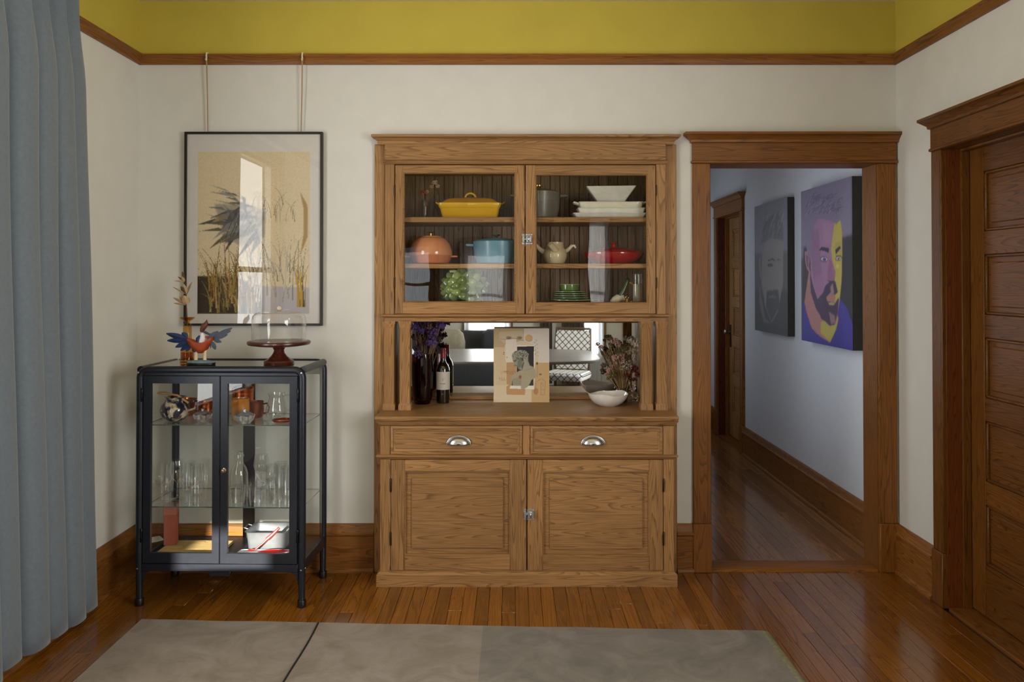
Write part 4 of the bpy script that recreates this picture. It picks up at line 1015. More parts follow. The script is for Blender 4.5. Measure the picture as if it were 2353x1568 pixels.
MB().ball((0, 0, .160), .013, 14, 8).build('knob', plain('glass_knob', (205, 190, 165), .08, coat=.6), dm)
# amber glass candlestick vase
amb = thin_glass('amber_glass', (.86, .62, .30), ior=1.5)
vp = CP(430, 838, .055, ZTOP)
vs = empty('amber_vase', vp, 0, 'tall slender amber glass vase with a wide cup, behind the bird figurine', 'vase')
MB().lathe([(.034, 0), (.035, .004), (.034, .010), (.032, .016), (.032, .055), (.027, .064), (.024, .075), (.0225, .12), (.021, .185), (.012, .196), (.010, .202), (.020, .210), (.033, .219), (.037, .226), (.035, .226), (.018, .212)], 26, cap1=False).build('body', amb, vs)
MB().lathe([(.030, .012), (.030, .050), (.001, .052)], 20).build('thick_base', thin_glass('amber_glass_dark', (.72, .40, .10), ior=1.6), vs)
# dried pod stem
podm = plain('dried_pod', (176, 148, 110), .85, var=.25, nscale=40); podd = plain('dried_pod_dark', (92, 68, 46), .85, var=.25, nscale=40)
db = empty('dried_pod_stem', vp + Vector((0, 0, .19)), 0, 'dried stem with open brown seed pods in the amber vase', 'dried flower')
xb = vp.x; yb3 = vp.y
def V3(x, y):
    px, py = Z3(x, y); a, z = P(px, py, yb3); return Vector((a - xb, 0, z - vp.z - .19))
MB().tube([(0, 0, 0), V3(315, 640), V3(310, 430), V3(290, 260), V3(280, 90)], [.0035, .003, .0028, .0022, .001], 8).build('stem', podd, db)
def leaf_mesh(L, w, t=.004):
    rs = []
    for i in range(7):
        u = i / 6; ww = w * math.sin(math.pi * min(.97, .08 + u * .9)) ** .8 + .0006
        rs.append([(u * L, -ww, .25 * ww), (u * L, 0, -.15 * ww), (u * L, ww, .25 * ww), (u * L, 0, t * .5 + .1 * ww)])
    return MB().rings(rs)
def blade(parent, name, a, b_, w, mat, roll=0.0):
    d = Vector(b_) - Vector(a); m = leaf_mesh(d.length, w); q = d.to_track_quat('X', 'Z').to_matrix().to_4x4()
    return m.xf(Matrix.Translation(a) @ q @ Matrix.Rotation(roll, 4, 'X')).build(name, mat, parent)
for a, b_, w, m in (((318, 440), (400, 250), .010, podm), ((318, 440), (255, 320), .012, podd), ((318, 440), (135, 325), .005, podm), ((318, 440), (290, 280), .011, podm),
                    ((320, 590), (215, 460), .013, podm), ((320, 590), (300, 455), .016, podm), ((315, 590), (110, 485), .008, podm), ((315, 595), (120, 570), .006, podm), ((320, 590), (335, 490), .010, podm),
                    ((285, 250), (170, 175), .009, podd), ((285, 250), (260, 170), .008, podm), ((285, 250), (140, 230), .003, podm), ((285, 230), (270, 95), .006, podd)):
    A = V3(*a); B_ = V3(*b_); B_.y = random.uniform(-.02, .02); blade(db, 'seed_pod', A, B_, w, m, R(random.uniform(30, 80)))
# painted bird figurine
fg_p = CP(462, 832, -.075, ZTOP)
fg = empty('bird_figurine', fg_p, 0, 'painted wooden bird figurine with spread blue and grey wings and red-brown breast', 'figurine')
def G3(x, y, dy=0):
    px, py = Z3(x, y); a, z = P(px, py, fg_p.y); return Vector((a - fg_p.x, dy, z - ZTOP))
rust = plain('rust_paint', (158, 64, 24), .55, var=.14, nscale=40); navy = plain('navy_paint', (26, 44, 84), .55, var=.2, nscale=60)
slate = plain('slate_paint', (58, 68, 84), .55, var=.2, nscale=60); brown = plain('russet_wood', (92, 42, 26), .5, var=.15); creamp = plain('cream_feet', (216, 190, 150), .6)
whitep = plain('white_paint_figurine', (224, 222, 226), .6)
bpts = [(335, 1105), (360, 1090), (430, 1135), (520, 1156), (600, 1150), (680, 1115), (735, 1072), (742, 1102), (690, 1180), (640, 1262), (560, 1320), (500, 1320), (430, 1268), (372, 1192)]
m = MB(); cen = sum((G3(*p) for p in bpts), Vector()) / len(bpts)
rs = []
for y, s in ((-.028, .55), (-.022, .85), (-.008, 1.0), (.010, .95), (.022, .7)):
    rs.append([cen + (G3(*p) - cen) * s + Vector((0, y - .03 * (abs(G3(*p).x) / .08) ** 2 * .6, 0)) for p in bpts])
m.rings(rs).build('body', rust, fg, angle=50)
for k, (a, b_, w) in enumerate((((350, 1110), (28, 1022), .014), ((350, 1120), (35, 1130), .013), ((360, 1140), (165, 1228), .013), ((375, 1165), (235, 1280), .012), ((395, 1190), (320, 1290), .010), ((340, 1090), (255, 1012), .015), ((420, 1240), (470, 1300), .010))):
    blade(fg, 'wing_feather', G3(*a, -.01), G3(*b_, -.012 + .006 * (k % 2)), w, navy, R(90))
for k, (a, b_, w) in enumerate((((735, 1085), (1008, 940), .012), ((735, 1095), (935, 1040), .011), ((728, 1110), (848, 1152), .010), ((710, 1150), (752, 1265), .010), ((690, 1170), (690, 1245), .008), ((640, 1120), (795, 992), .014), ((735, 1090), (990, 985), .008))):
    blade(fg, 'wing_feather', G3(*a, -.005), G3(*b_, -.006 + .006 * (k % 2)), w, slate, R(90))
MB().tube([G3(560, 1160), G3(565, 1110), G3(560, 1060), G3(548, 1020)], [.020, .017, .012, .008], 12).build('neck', whitep, fg)
MB().tube([G3(500, 1150), G3(490, 1100), G3(520, 1060)], [.012, .010, .006], 10).build('shoulder_feathers', navy, fg)
MB().tube([G3(540, 1000), G3(555, 960), G3(585, 905), G3(615, 868), G3(625, 815)], [.007, .012, .015, .009, .0012], 12).build('crest', brown, fg)
MB().tube([G3(555, 985), G3(610, 1012), G3(668, 1040), G3(655, 1065)], [.005, .006, .005, .002], 8).build('beak', slate, fg)
MB().ball(G3(632, 1072, -.01), .006).build('wattle', plain('wattle_red', (190, 40, 30), .5), fg)
MB().lathe([(.068, 0), (.070, .003), (.070, .010), (.068, .012)], 32, sy=.55).build('base', blackw, fg)
MB().lathe([(.068, .012), (.064, .016), (.040, .022), (.014, .026), (.001, .027)], 32, sy=.55).build('base_top', plain('blue_grey_base', (110, 134, 146), .6, var=.2, nscale=50), fg)
for x in (478, 610):
    g = G3(x, 1310, -.012)
    MB().tube([g + Vector((0, .008, .012)), g, Vector((g.x, -.016, .024))], [.006, .006, .009], 8).build('foot', creamp, fg)
# ------------------------------------------------------------------ things in the hutch
def HX(px, py, Y): return P(px, py, Y)[0]
def at(px, py, Y, z): return Vector((P(px, py, Y)[0], Y, z))
def glaze(name, c, rough=.16, coat=.6, **k): return plain(name, c, rough, coat=coat, **k)
# yellow casserole
yel = glaze('yellow_glaze', (206, 160, 22), var=.08, nscale=8); yeld = glaze('yellow_glaze_lid', (188, 132, 16), var=.08, nscale=8)
h1 = PZ(466, .04) - ZS1; sc_ = 4.38 / FPX
yc = empty('yellow_casserole', at(1081, 480, .13, ZS1), 0, 'lidded yellow ceramic casserole on the top shelf, left side', 'casserole')
wb, wt_ = 128 * sc_, 142 * sc_
MB().rings([rrect(wb - .006, .150, .015, 0), rrect(wb, .156, .016, .004), rrect(wt_ - .012, .186, .018, h1 * .62), rrect(wt_ - .006, .190, .018, h1 * .66), rrect(wt_, .200, .02, h1 * .72), rrect(wt_ + .010, .208, .02, h1 - .003), rrect(wt_ + .008, .206, .02, h1), rrect(wt_ - .01, .186, .02, h1)]).build('dish', yel, yc)
for sx in (-1, 1):
    MB().rings([[(sx * (wt_ / 2 - .004), y, z) for y, z in ((-.04, h1 - .014), (.04, h1 - .014), (.04, h1 - .004), (-.04, h1 - .004))], [(sx * (wt_ / 2 + .022), y, z) for y, z in ((-.028, h1 + .004), (.028, h1 + .004), (.028, h1 + .012), (-.028, h1 + .012))]]).build('side_handle', yel, yc)
MB().rings([rrect(wt_ - .012, .186, .02, h1), rrect(wt_ - .03, .17, .02, h1 + .007), rrect(wt_ - .07, .14, .03, h1 + .024), rrect(wt_ - .13, .10, .04, h1 + .032)]).build('lid', yeld, yc)
MB().tube([(.030 * math.cos(R(a)), 0, h1 + .028 + .032 * math.sin(R(a))) for a in range(0, 181, 15)], .006, 10).build('lid_handle', yel, yc)
# bud vase with faded flowers
bv_p = at(976, 480, .14, ZS1)
bvs = empty('bud_vase', bv_p, 0, 'small clear bud vase at the left end of the top shelf', 'vase')
hb = PZ(459, .14) - ZS1
MB().lathe([(.017, 0), (.018, .003), (.018, hb - .008), (.016, hb)], 18, cap1=False).build('glass_body', thin_glass('dull_glass', (.80, .82, .80), ior=1.5), bvs)
MB().lathe([(.0155, .004), (.0155, hb * .7), (.001, hb * .7)], 16).build('water', thin_glass('vase_water', (.86, .88, .86), ior=1.33), bvs)
def cluster(n, R_, r0, r1, seed, flat=.7):
    rr = random.Random(seed); m = MB()
    for _ in range(n):
        a, b_ = rr.uniform(0, 6.28), rr.uniform(-1, 1); q = R_ * rr.random() ** .4
        m.ball((q * math.cos(a) * math.sqrt(1 - b_ * b_), q * math.sin(a) * math.sqrt(1 - b_ * b_), q * b_ * flat), rr.uniform(r0, r1), 6, 4)
    return m
def bouquet(name, loc, stems, label, stem_mat, curve=.25):
    """stems: (tip vector relative to loc, foot vector, radius, head mesh or None, head scale)"""
    t = empty(name, loc, 0, label, 'dried flowers')
    for tip, foot, rad, head, hs in stems:
        tip, foot = Vector(tip), Vector(foot); mid_ = foot.lerp(tip, .5); mid_.x -= (tip.x - foot.x) * curve; mid_.y -= (tip.y - foot.y) * curve
        s_o = MB().tube([foot, foot.lerp(mid_, .5) , mid_, mid_.lerp(tip, .55), tip], [rad, rad, rad, rad * .9, rad * .7], 6).build('stem', stem_mat, t)
        if head: place(head, 'flower_head', s_o, tip, (random.uniform(-.4, .4), random.uniform(-.4, .4), random.uniform(0, 6)), (hs, hs, hs))
    return t
stemm = plain('dry_stem', (150, 120, 84), .9, var=.2)
def headmesh(nm, n, R_, r0, r1, col, seed): return cluster(n, R_, r0, r1, seed).mesh(nm, plain(nm + '_petals', col, .9, var=.3, nscale=120))
hred = headmesh('faded_red_bloom', 14, .012, .004, .008, (150, 70, 66), 2); htan = headmesh('faded_tan_bloom', 16, .013, .003, .006, (170, 140, 118), 3)
bouquet('faded_flowers', bv_p + Vector((0, 0, .01)), [((-.008, 0, hb + .03), (0, 0, 0), .0012, hred, 1.0), ((.012, .01, hb + .035), (.003, 0, 0), .0012, htan, .8), ((.055, .0, hb + .085), (.002, .002, 0), .0011, htan, 1.1), ((.035, .02, hb + .065), (0, .003, 0), .0011, htan, .9), ((.070, .01, hb + .065), (0, .003, 0), .0011, htan, .8)],
        'wispy faded red and tan flowers in the bud vase', stemm)
# orange cloche
org = glaze('peach_glaze', (206, 138, 98), var=.05); orgd = glaze('peach_glaze_base', (196, 122, 88), var=.05)
clo_p = at(990, 590, .13, ZS2)
clo = empty('bread_cloche', clo_p, 0, 'peach-orange domed bread baker on the middle shelf', 'bread baker')
ht = PZ(546, .13) - ZS2
MB().lathe([(.088, 0), (.100, .004), (.112, .030), (.116, .044), (.118, .047)], 40).build('base', orgd, clo)
for sx in (-1, 1): MB().box(sx * .105, sx * .148, -.03, .03, .036, .046, .004).build('side_handle', orgd, clo)
MB().lathe([(.117, .047), (.119, .052), (.116, .075), (.104, ht * .75), (.086, ht * .92), (.070, ht), (.060, ht + .002), (.058, ht + .006), (.001, ht + .009)], 40).build('dome', org, clo)
MB().lathe([(.006, ht + .008), (.006, ht + .022), (.018, ht + .026), (.020, ht + .030), (.001, ht + .032)], 20).build('knob', plain('gold_knob', (205, 170, 96), .2, metal=1.0), clo)
# cast-iron pots
def dutch(name, px, Y, z, r, h, col, label, knobm, lid=True, hz=.8):
    mt = glaze(name + '_enamel', col, .38, .2, var=.06)
    t = empty(name, at(px, 590, Y, z), 0, label, 'pot')
    MB().lathe([(r * .80, 0), (r * .86, .004), (r * .95, h * .35), (r, h * .9), (r * 1.01, h), (r * .95, h), (r * .9, h * .6)], 40).build('pot', mt, t)
    for sx in (-1, 1):
        MB().tube([(sx * r * .98, -.034, h - .012), (sx * (r + .034), -.03, h - .010), (sx * (r + .036), .0, h - .010), (sx * (r + .034), .03, h - .010), (sx * r * .98, .034, h - .012)], .0065, 8).build('loop_handle', mt, t)
    MB().lathe([(r * 1.015, h), (r * 1.02, h + .008), (r * .85, h + .018), (r * .4, h + .027), (.012, h + .029)], 40).build('lid', mt, t)
    MB().lathe([(.009, h + .028), (.008, h + .036), (.021, h + .042), (.022, h + .048), (.001, h + .050)], 20).build('lid_knob', knobm, t)
kblack = plain('black_knob', (36, 34, 32), .35); brass = plain('brass', (196, 160, 84), .22, metal=1.0)
dutch('blue_dutch_oven', 1140, .12, ZS2, .124, PZ(557, .0) - ZS2, (92, 138, 160), 'round sky-blue enamelled pot on the middle shelf beside the bread baker', kblack)
dutch('grey_dutch_oven', 1238, .13, ZS1, .116, PZ(441, .01) - ZS1, (104, 98, 88), 'round warm-grey enamelled pot at the left of the right-hand top shelf', brass)
# artichoke tureen
gr1 = glaze('artichoke_green', (98, 118, 62), var=.22, nscale=14); gr2 = glaze('artichoke_pale', (128, 144, 84), var=.2, nscale=14)
ap = at(1070, 690, .105, ZS3)
art = empty('artichoke_tureen', ap, 0, 'large green ceramic artichoke tureen on the cabinet floor, left side', 'tureen')
AX = Vector((-.62, -.76, -.12)).normalized(); rx_, ra_l = .082, .135
ac = Vector((0.0, .0, .086))
q = AX.to_track_quat('Z', 'Y').to_matrix().to_4x4()
MB().ball((0, 0, 0), (rx_ * .93, rx_ * .93, ra_l * .93), 28, 16).xf(Matrix.Translation(ac) @ q).build('body', gr1, art)
def bract():
    L, Wd = .062, .033; rs = []
    for i in range(7):
        u = i / 6; w = Wd * ((1 - u) ** .6 * (.75 + .95 * u) + .02); b_ = .018 * math.sin(math.pi * u * .9)
        rs.append([(-w, -.012 * 1.0 + b_ * .2, u * L), (-w * .5, b_ * .75, u * L), (0, b_ + .004, u * L), (w * .5, b_ * .75, u * L), (w, -.012 + b_ * .2, u * L), (0, -.012, u * L)])
    return MB().rings(rs)
bm1 = bract().mesh('bract', gr1, angle=70); bm2 = bract().mesh('bract_pale', gr2, angle=70)
nrow = 7
for r_ in range(nrow):
    th = math.pi * (.12 + .74 * r_ / (nrow - 1)); nn = max(4, int(round(11 * math.sin(th))))
    for k in range(nn):
        az = 2 * math.pi * (k + .5 * (r_ % 2)) / nn
        rr4 = rx_ * .95 * math.sin(th); pz = -ra_l * .95 * math.cos(th)
        n_ = Vector((math.cos(az) * math.sin(th) / rx_, math.sin(az) * math.sin(th) / rx_, -math.cos(th) / ra_l)).normalized()
        tz = Vector((math.cos(az) * math.cos(th) * rx_, math.sin(az) * math.cos(th) * rx_, math.sin(th) * ra_l)).normalized()
        tz = (tz + n_ * .18).normalized(); yy = (n_ - tz * n_.dot(tz)).normalized(); xx = yy.cross(tz)
        Mx = Matrix((xx, yy, tz)).transposed().to_4x4(); s = .62 + .62 * math.sin(th)
        M2 = Matrix.Translation(ac) @ q @ Matrix.Translation((rr4 * math.cos(az), rr4 * math.sin(az), pz)) @ Mx @ Matrix.Scale(s, 4)
        if (M2.translation.z) < .012: continue
        o = bpy.data.objects.new('bract', bm2 if (k + r_) % 3 == 0 else bm1); COL.objects.link(o); o.parent = art; o.matrix_basis = M2
sb = ac - AX * ra_l * .2 + Vector((-.10, -.05, .075))
MB().tube([ac + Vector((-.02, -.03, .070)), ac + Vector((-.055, -.05, .078)), ac + Vector((-.082, -.058, .074))], [.011, .012, .013], 12).build('stem_handle', plain('artichoke_stem', (205, 205, 165), .3, coat=.4), art)
# white platters and bowl
wg = glaze('white_glaze', (226, 224, 214)); offw = glaze('offwhite_glaze', (222, 216, 198))
Yw = .13; zx = ZS1
def platter(name, px0, px1, py0, py1, dep, mat, label, lip=.6, handles=False, cat='platter', flare=.03):
    global zx
    w = P(px1, py1, .05)[0] - P(px0, py1, .05)[0]; hgt = PZ(py0, .04) - PZ(py1, .04)
    t = empty(name, Vector(((P(px0, py1, .05)[0] + P(px1, py1, .05)[0]) / 2, Yw, zx)), 0, label, cat, 'white dishes stacked on the top shelf')
    MB().rings([rrect(w - flare * 2, dep - flare, .012, 0), rrect(w - flare * 1.7, dep - flare * .8, .012, .003), rrect(w - .006, dep, .014, hgt - .004), rrect(w, dep + .006, .014, hgt - .002), rrect(w, dep + .006, .014, hgt), rrect(w - .014, dep - .008, .012, hgt), rrect(w - flare * 2, dep - flare, .01, .006)]).build('dish', mat, t)
    if handles:
        for sx in (-1, 1): MB().tube([(sx * (w / 2 - .006), -.03, hgt - .006), (sx * (w / 2 + .020), -.026, hgt + .002), (sx * (w / 2 + .022), .026, hgt + .002), (sx * (w / 2 - .006), .03, hgt - .006)], .006, 8).build('side_handle', mat, t)
    zx += hgt + .0005
platter('oval_platter', 1316, 1487, 488, 499, .20, wg, 'wide white platter at the bottom of the white stack', flare=.02)
platter('baking_dish', 1327, 1484, 476.5, 488, .19, wg, 'lower white rectangular baking dish of the stack', flare=.012)
platter('baking_dish', 1330, 1479, 461.5, 475.5, .18, offw, 'upper white rectangular baking dish with end handles', flare=.010, handles=True, cat='baking dish')
wbx = (P(1353, 440, .02)[0], P(1466, 440, .02)[0]); hh_ = PZ(427, .03) - PZ(461, .03)
sbw = empty('square_bowl', Vector((sum(wbx) / 2, Yw, zx)), R(-6), 'flared square white bowl on top of the white stack', 'bowl')
W2 = wbx[1] - wbx[0]
def sqr(w, z): return rrect(w, w, .006, z, 2)
MB().rings([sqr(W2 * .52, 0), sqr(W2 * .56, .003), sqr(W2, hh_), sqr(W2 - .012, hh_), sqr(W2 * .5, .008)]).build('bowl', wg, sbw)
MB().rings([sqr(W2 * .46, 0), sqr(W2 * .46, .002)]).build('foot', wg, sbw)
# cream pitcher
crm = glaze('cream_stoneware', (196, 180, 148), var=.08, nscale=10)
tp_ = at(1275, 590, .10, ZS2); tph = PZ(557, .10) - ZS2
tp = empty('cream_pitcher', tp_, 0, 'cream stoneware pitcher with a side spout on the middle shelf', 'pitcher')
MB().lathe([(.044, 0), (.052, .003), (.064, .030), (.067, .050), (.060, .074), (.050, .088), (.046, tph - .006), (.047, tph), (.043, tph), (.044, .085)], 32).build('body', crm, tp)
MB().tube([(-.055, 0, .062), (-.078, 0, .078), (-.098, 0, .098), (-.104, 0, .104)], [.017, .013, .010, .010], 12).build('spout', crm, tp)
MB().tube([(.055, 0, .066), (.075, 0, .080), (.092, 0, .098), (.106, 0, .100), (.114, 0, .086)], [.012, .011, .010, .008, .005], 12).build('handle', crm, tp)
MB().tube([(.004, -.050, .070), (-.020, -.072, .094), (-.030, -.080, .106)], [.019, .016, .016], 14).build('front_spout', crm, tp)
# red braiser
rdl = glaze('red_glaze', (150, 14, 18), var=.15, nscale=6)
brp = at(1411, 595, .125, ZS2); bh = PZ(582, .0) - ZS2; br_ = 70 * sc_
brz = empty('red_braiser', brp, 0, 'glossy dark red oval braiser with lid on the middle shelf, right side', 'braiser')
MB().lathe([(br_ * .60, 0), (br_ * .66, .004), (br_ * .9, bh * .5), (br_ * .98, bh * .85), (br_ * .99, bh), (br_ * .9, bh)], 44, sy=.78).build('pan', rdl, brz)
MB().lathe([(br_ * .995, bh), (br_ * 1.0, bh + .006), (br_ * .80, bh + .020), (br_ * .40, bh + .034), (.02, bh + .038)], 44, sy=.78).build('lid', rdl, brz)
MB().lathe([(.012, bh + .036), (.009, bh + .048), (.018, bh + .058), (.022, bh + .062), (.001, bh + .064)], 20).build('lid_knob', rdl, brz)
# green plates and bowl
grn = glaze('leaf_green_glaze', (92, 118, 62), var=.15, nscale=20); grr = glaze('plate_rim_pale', (150, 168, 128), var=.1)
zg = ZS3
pl_list = [(1316, 57, 'large scalloped green plate at the bottom of the plate stack'), (1311, 42, 'green plate second from the bottom of the stack'), (1309, 41, 'green plate in the middle of the stack'), (1308, 39, 'green plate second from the top of the stack'), (1307, 38, 'topmost green plate, under the green bowl')]
for k, (px, rpx, lab) in enumerate(pl_list):
    t = empty('green_plate', at(px, 690, .11, zg), 0, lab, 'plate', 'green plates in a stack')
    r = rpx * 4.45 / FPX; n_ = 48; th_ = .0105
    def ring(rr5, z): return [(rr5 * (1 + (.03 * math.cos(8 * 2 * math.pi * i / n_) if k == 0 else 0)) * math.cos(2 * math.pi * i / n_), rr5 * (1 + (.03 * math.cos(8 * 2 * math.pi * i / n_) if k == 0 else 0)) * math.sin(2 * math.pi * i / n_), z) for i in range(n_)]
    MB().rings([ring(r * .55, 0), ring(r * .62, .002), ring(r * .97, th_ + .002), ring(r, th_ + .003), ring(r * .98, th_ + .005), ring(r * .62, .005), ring(r * .3, .004)]).build('plate', grn, t)
    MB().rings([ring(r * .992, th_ + .0015), ring(r * 1.006, th_ + .0025), ring(r * 1.004, th_ + .005), ring(r * .985, th_ + .0052)], False, False).build('rim', grr, t)
    zg += th_ + .0005
gb = empty('green_bowl', at(1308, 665, .11, zg + .004), 0, 'small straight-sided green bowl on top of the plates', 'bowl')
rb5 = 24 * 4.45 / FPX; hb5 = PZ(656, .06) - PZ(672, .06)
MB().lathe([(rb5 * .82, 0), (rb5 * .92, .004), (rb5, hb5 - .003), (rb5, hb5), (rb5 * .94, hb5), (rb5 * .86, .008)], 32).build('bowl', grn, gb)
MB().tube([(rb5 * .98 * math.cos(R(a)), rb5 * .98 * math.sin(R(a)), hb5) for a in range(0, 361, 12)], .0018, 6).build('rim', grr, gb)
# ceramic duck, brass trinket, ribbed bottle
wdk = glaze('duck_white', (206, 196, 176)); gdk = glaze('duck_green', (44, 66, 26))
dkp = at(1417, 690, .13, ZS3)
dk = empty('ceramic_duck', dkp, 0, 'small ceramic duck with white body and green neck on the cabinet floor', 'figurine')
def DK(px, py, dy=0): x, z = P(px, py, .13 + dy); return Vector((x - dkp.x, dy, max(z - ZS3, .004)))
MB().tube([DK(1402, 696), DK(1410, 690), DK(1420, 686), DK(1430, 684), DK(1436, 690)], [.004, .018, .024, .020, .006], 14).build('body', wdk, dk, angle=80)
MB().tube([DK(1422, 684), DK(1432, 668), DK(1439, 652), DK(1442, 644), DK(1444, 640)], [.018, .015, .013, .014, .006], 14).build('neck', gdk, dk, angle=80)
MB().tube([DK(1445, 648), DK(1452, 652), DK(1456, 656)], [.006, .005, .002], 8).build('bill', plain('duck_bill', (150, 120, 50), .4), dk)
tk = empty('brass_trinket', at(1441, 692, .06, ZS3), 0, 'tiny shiny brass bell ornament beside the ceramic duck', 'ornament')
MB().lathe([(.016, 0), (.017, .003), (.012, .012), (.009, .020), (.001, .023)], 18).build('bell', brass, tk)
MB().tube([(.007 * math.cos(R(a)), 0, .027 + .007 * math.sin(R(a))) for a in range(0, 361, 30)], .0016, 6).build('ring', brass, tk)
MB().ball((.022, -.01, .005), .005).build('clapper', brass, tk)
rbp = at(1464, 690, .12, ZS3); rbh = PZ(628, .12) - ZS3
rb6 = empty('ribbed_jar', rbp, 0, 'tall ribbed glass jar by the right side of the hutch interior', 'jar')
prof = [(.024, 0)]
for k in range(16): prof += [(.0265, rbh * (k + .2) / 16), (.0245, rbh * (k + .8) / 16)]
MB().lathe(prof + [(.022, rbh)], 24, cap1=False).build('glass_body', cryst, rb6, angle=80)
MB().lathe([(.0225, .003), (.0225, rbh * .62), (.001, rbh * .62)], 20).build('filling', plain('pale_sand', (176, 168, 146), .9, var=.1), rb6)

# ------------------------------------------------------------------ things on the counter
def ct_at(px, py): x, y = PF(px, py, ZCT); return Vector((x, y, ZCT))
# brown vase with purple dried flowers
brg = thin_glass('brown_glass', (.42, .24, .17), ior=1.55)
bvp = ct_at(971, 928); sc2 = (bvp.y + CAM_D) / FPX
bhv = PZ(813, bvp.y) - ZCT
bvz = empty('brown_glass_vase', bvp, 0, 'tall dark brown glass vase at the left of the counter', 'vase')
MB().lathe([(.040, 0), (.044, .004), (.054, .040), (.058, .10), (.060, .18), (.059, bhv), (.056, bhv), (.057, .18), (.051, .045), (.001, .012)], 32, cap1=False).build('body', brg, bvz)
MB().lathe([(.039, .001), (.046, .012), (.001, .014)], 28).build('thick_base', thin_glass('brown_glass_base', (.20, .09, .05), ior=1.6), bvz)
hpur = headmesh('purple_bloom', 46, .030, .004, .008, (92, 66, 124), 8); hpd = headmesh('dark_bloom', 30, .024, .004, .008, (62, 44, 48), 9); hbr = headmesh('straw_bloom', 26, .02, .003, .006, (128, 98, 66), 10)
rs_ = random.Random(21); st = []
tips = [(952, 752), (958, 800), (962, 745), (968, 775), (975, 748), (982, 760), (990, 745), (996, 765), (1003, 757), (1008, 780), (985, 790), (972, 802), (966, 760), (1000, 745), (978, 775), (992, 785), (955, 775), (1012, 748), (987, 750), (970, 790), (962, 815), (1006, 805), (980, 742)]
for k, (px, py) in enumerate(tips):
    Yt = bvp.y + rs_.uniform(-.05, .04); x, z = P(px, py, Yt)
    st.append(((x - bvp.x, Yt - bvp.y, z - ZCT), (rs_.uniform(-.02, .02), rs_.uniform(-.02, .02), .02), .0013, [hpur, hpd, hpur, hbr, hpd][k % 5], rs_.uniform(.75, 1.15)))
for k in range(26):
    px, py = rs_.uniform(950, 1010), rs_.uniform(750, 800); Yt = bvp.y + rs_.uniform(-.06, .03); x, z = P(px, py, Yt)
    st.append(((x - bvp.x, Yt - bvp.y, z - ZCT), (rs_.uniform(-.025, .025), rs_.uniform(-.025, .025), .02), .0012, None, 1))
bouquet('purple_dried_flowers', bvp + Vector((0, 0, .0)), st, 'bunch of dried purple and brown flowers in the brown glass vase', plain('straw_stem', (140, 108, 80), .9, var=.2), .1)
# wine bottle
wbp = ct_at(1018, 926); wh = PZ(801, wbp.y) - ZCT; kx_ = wh / .30
wb_ = empty('wine_bottle', wbp, 0, 'dark red-wine bottle with cream label and red capsule beside the vase', 'bottle')
bg_m = plain('bottle_dark_glass', (14, 9, 9), .05, coat=.8, spec=.7)
rbt = .0375 * kx_
prof = [(rbt * .86, 0), (rbt * .97, .003), (rbt, .010), (rbt, .178 * kx_), (rbt * .97, .190 * kx_), (rbt * .80, .207 * kx_), (rbt * .52, .222 * kx_), (rbt * .41, .234 * kx_), (rbt * .385, .25 * kx_), (rbt * .38, .296 * kx_)]
MB().lathe(prof, 36).build('glass_body', bg_m, wb_)
MB().lathe([(rbt * .405, .246 * kx_), (rbt * .40, .300 * kx_), (rbt * .37, .3015 * kx_), (.001, .3015 * kx_)], 24).build('capsule', plain('capsule_red', (132, 14, 22), .35), wb_)
zl0, zl1 = PZ(896, wbp.y - .03) - ZCT, PZ(855, wbp.y - .03) - ZCT
lb = MB(); rl_ = rbt + .0004
lb.rings([[(rl_ * math.sin(R(a)), -rl_ * math.cos(R(a)), z) for a in range(-110, 111, 10)] for z in (zl0, zl1)], False, False, False)
lab = lb.build('paper_label', plain('label_paper', (206, 198, 188), .8, var=.03), wb_)
def text_mesh(txt, size):
    cu = bpy.data.curves.new('txt', 'FONT'); cu.body = txt; cu.size = size; cu.align_x = 'CENTER'; cu.resolution_u = 3
    ob = bpy.data.objects.new('txt', cu); COL.objects.link(ob)
    dg = bpy.context.evaluated_depsgraph_get(); me = bpy.data.meshes.new_from_object(ob.evaluated_get(dg))
    bpy.data.objects.remove(ob); return me
ink = plain('label_ink', (44, 40, 42), .8); ink2 = plain('label_ink_pale', (150, 138, 120), .8)
def on_bottle(txt, size, z, mat, sx=1.0, italic=0):
    me = text_mesh(txt, size)
    for v in me.vertices:
        x, y = v.co.x * sx + v.co.y * italic, v.co.y; a = x / rl_; v.co = ((rl_ + .0004) * math.sin(a), -(rl_ + .0004) * math.cos(a), z + y)
    me.materials.append(mat); o = bpy.data.objects.new('label_print', me); COL.objects.link(o); o.parent = lab
def zb_(py): return PZ(py, wbp.y - .03) - ZCT
on_bottle('TAHAR', .0085, zb_(883.2), ink, 1.15)
on_bottle('6', .024, zb_(875.5), ink2, .8, .25); on_bottle('i   l', .016, zb_(873), plain('label_ink_faint', (176, 168, 156), .8), 1.1, .2)
on_bottle('__________', .004, zb_(884.5), ink2, .9)
on_bottle('BD', .008, zb_(907), plain('bottle_mark', (150, 132, 128), .6), 1.0); on_bottle('______', .003, zb_(909.5), plain('bottle_mark2', (96, 84, 82), .6), 1.0)
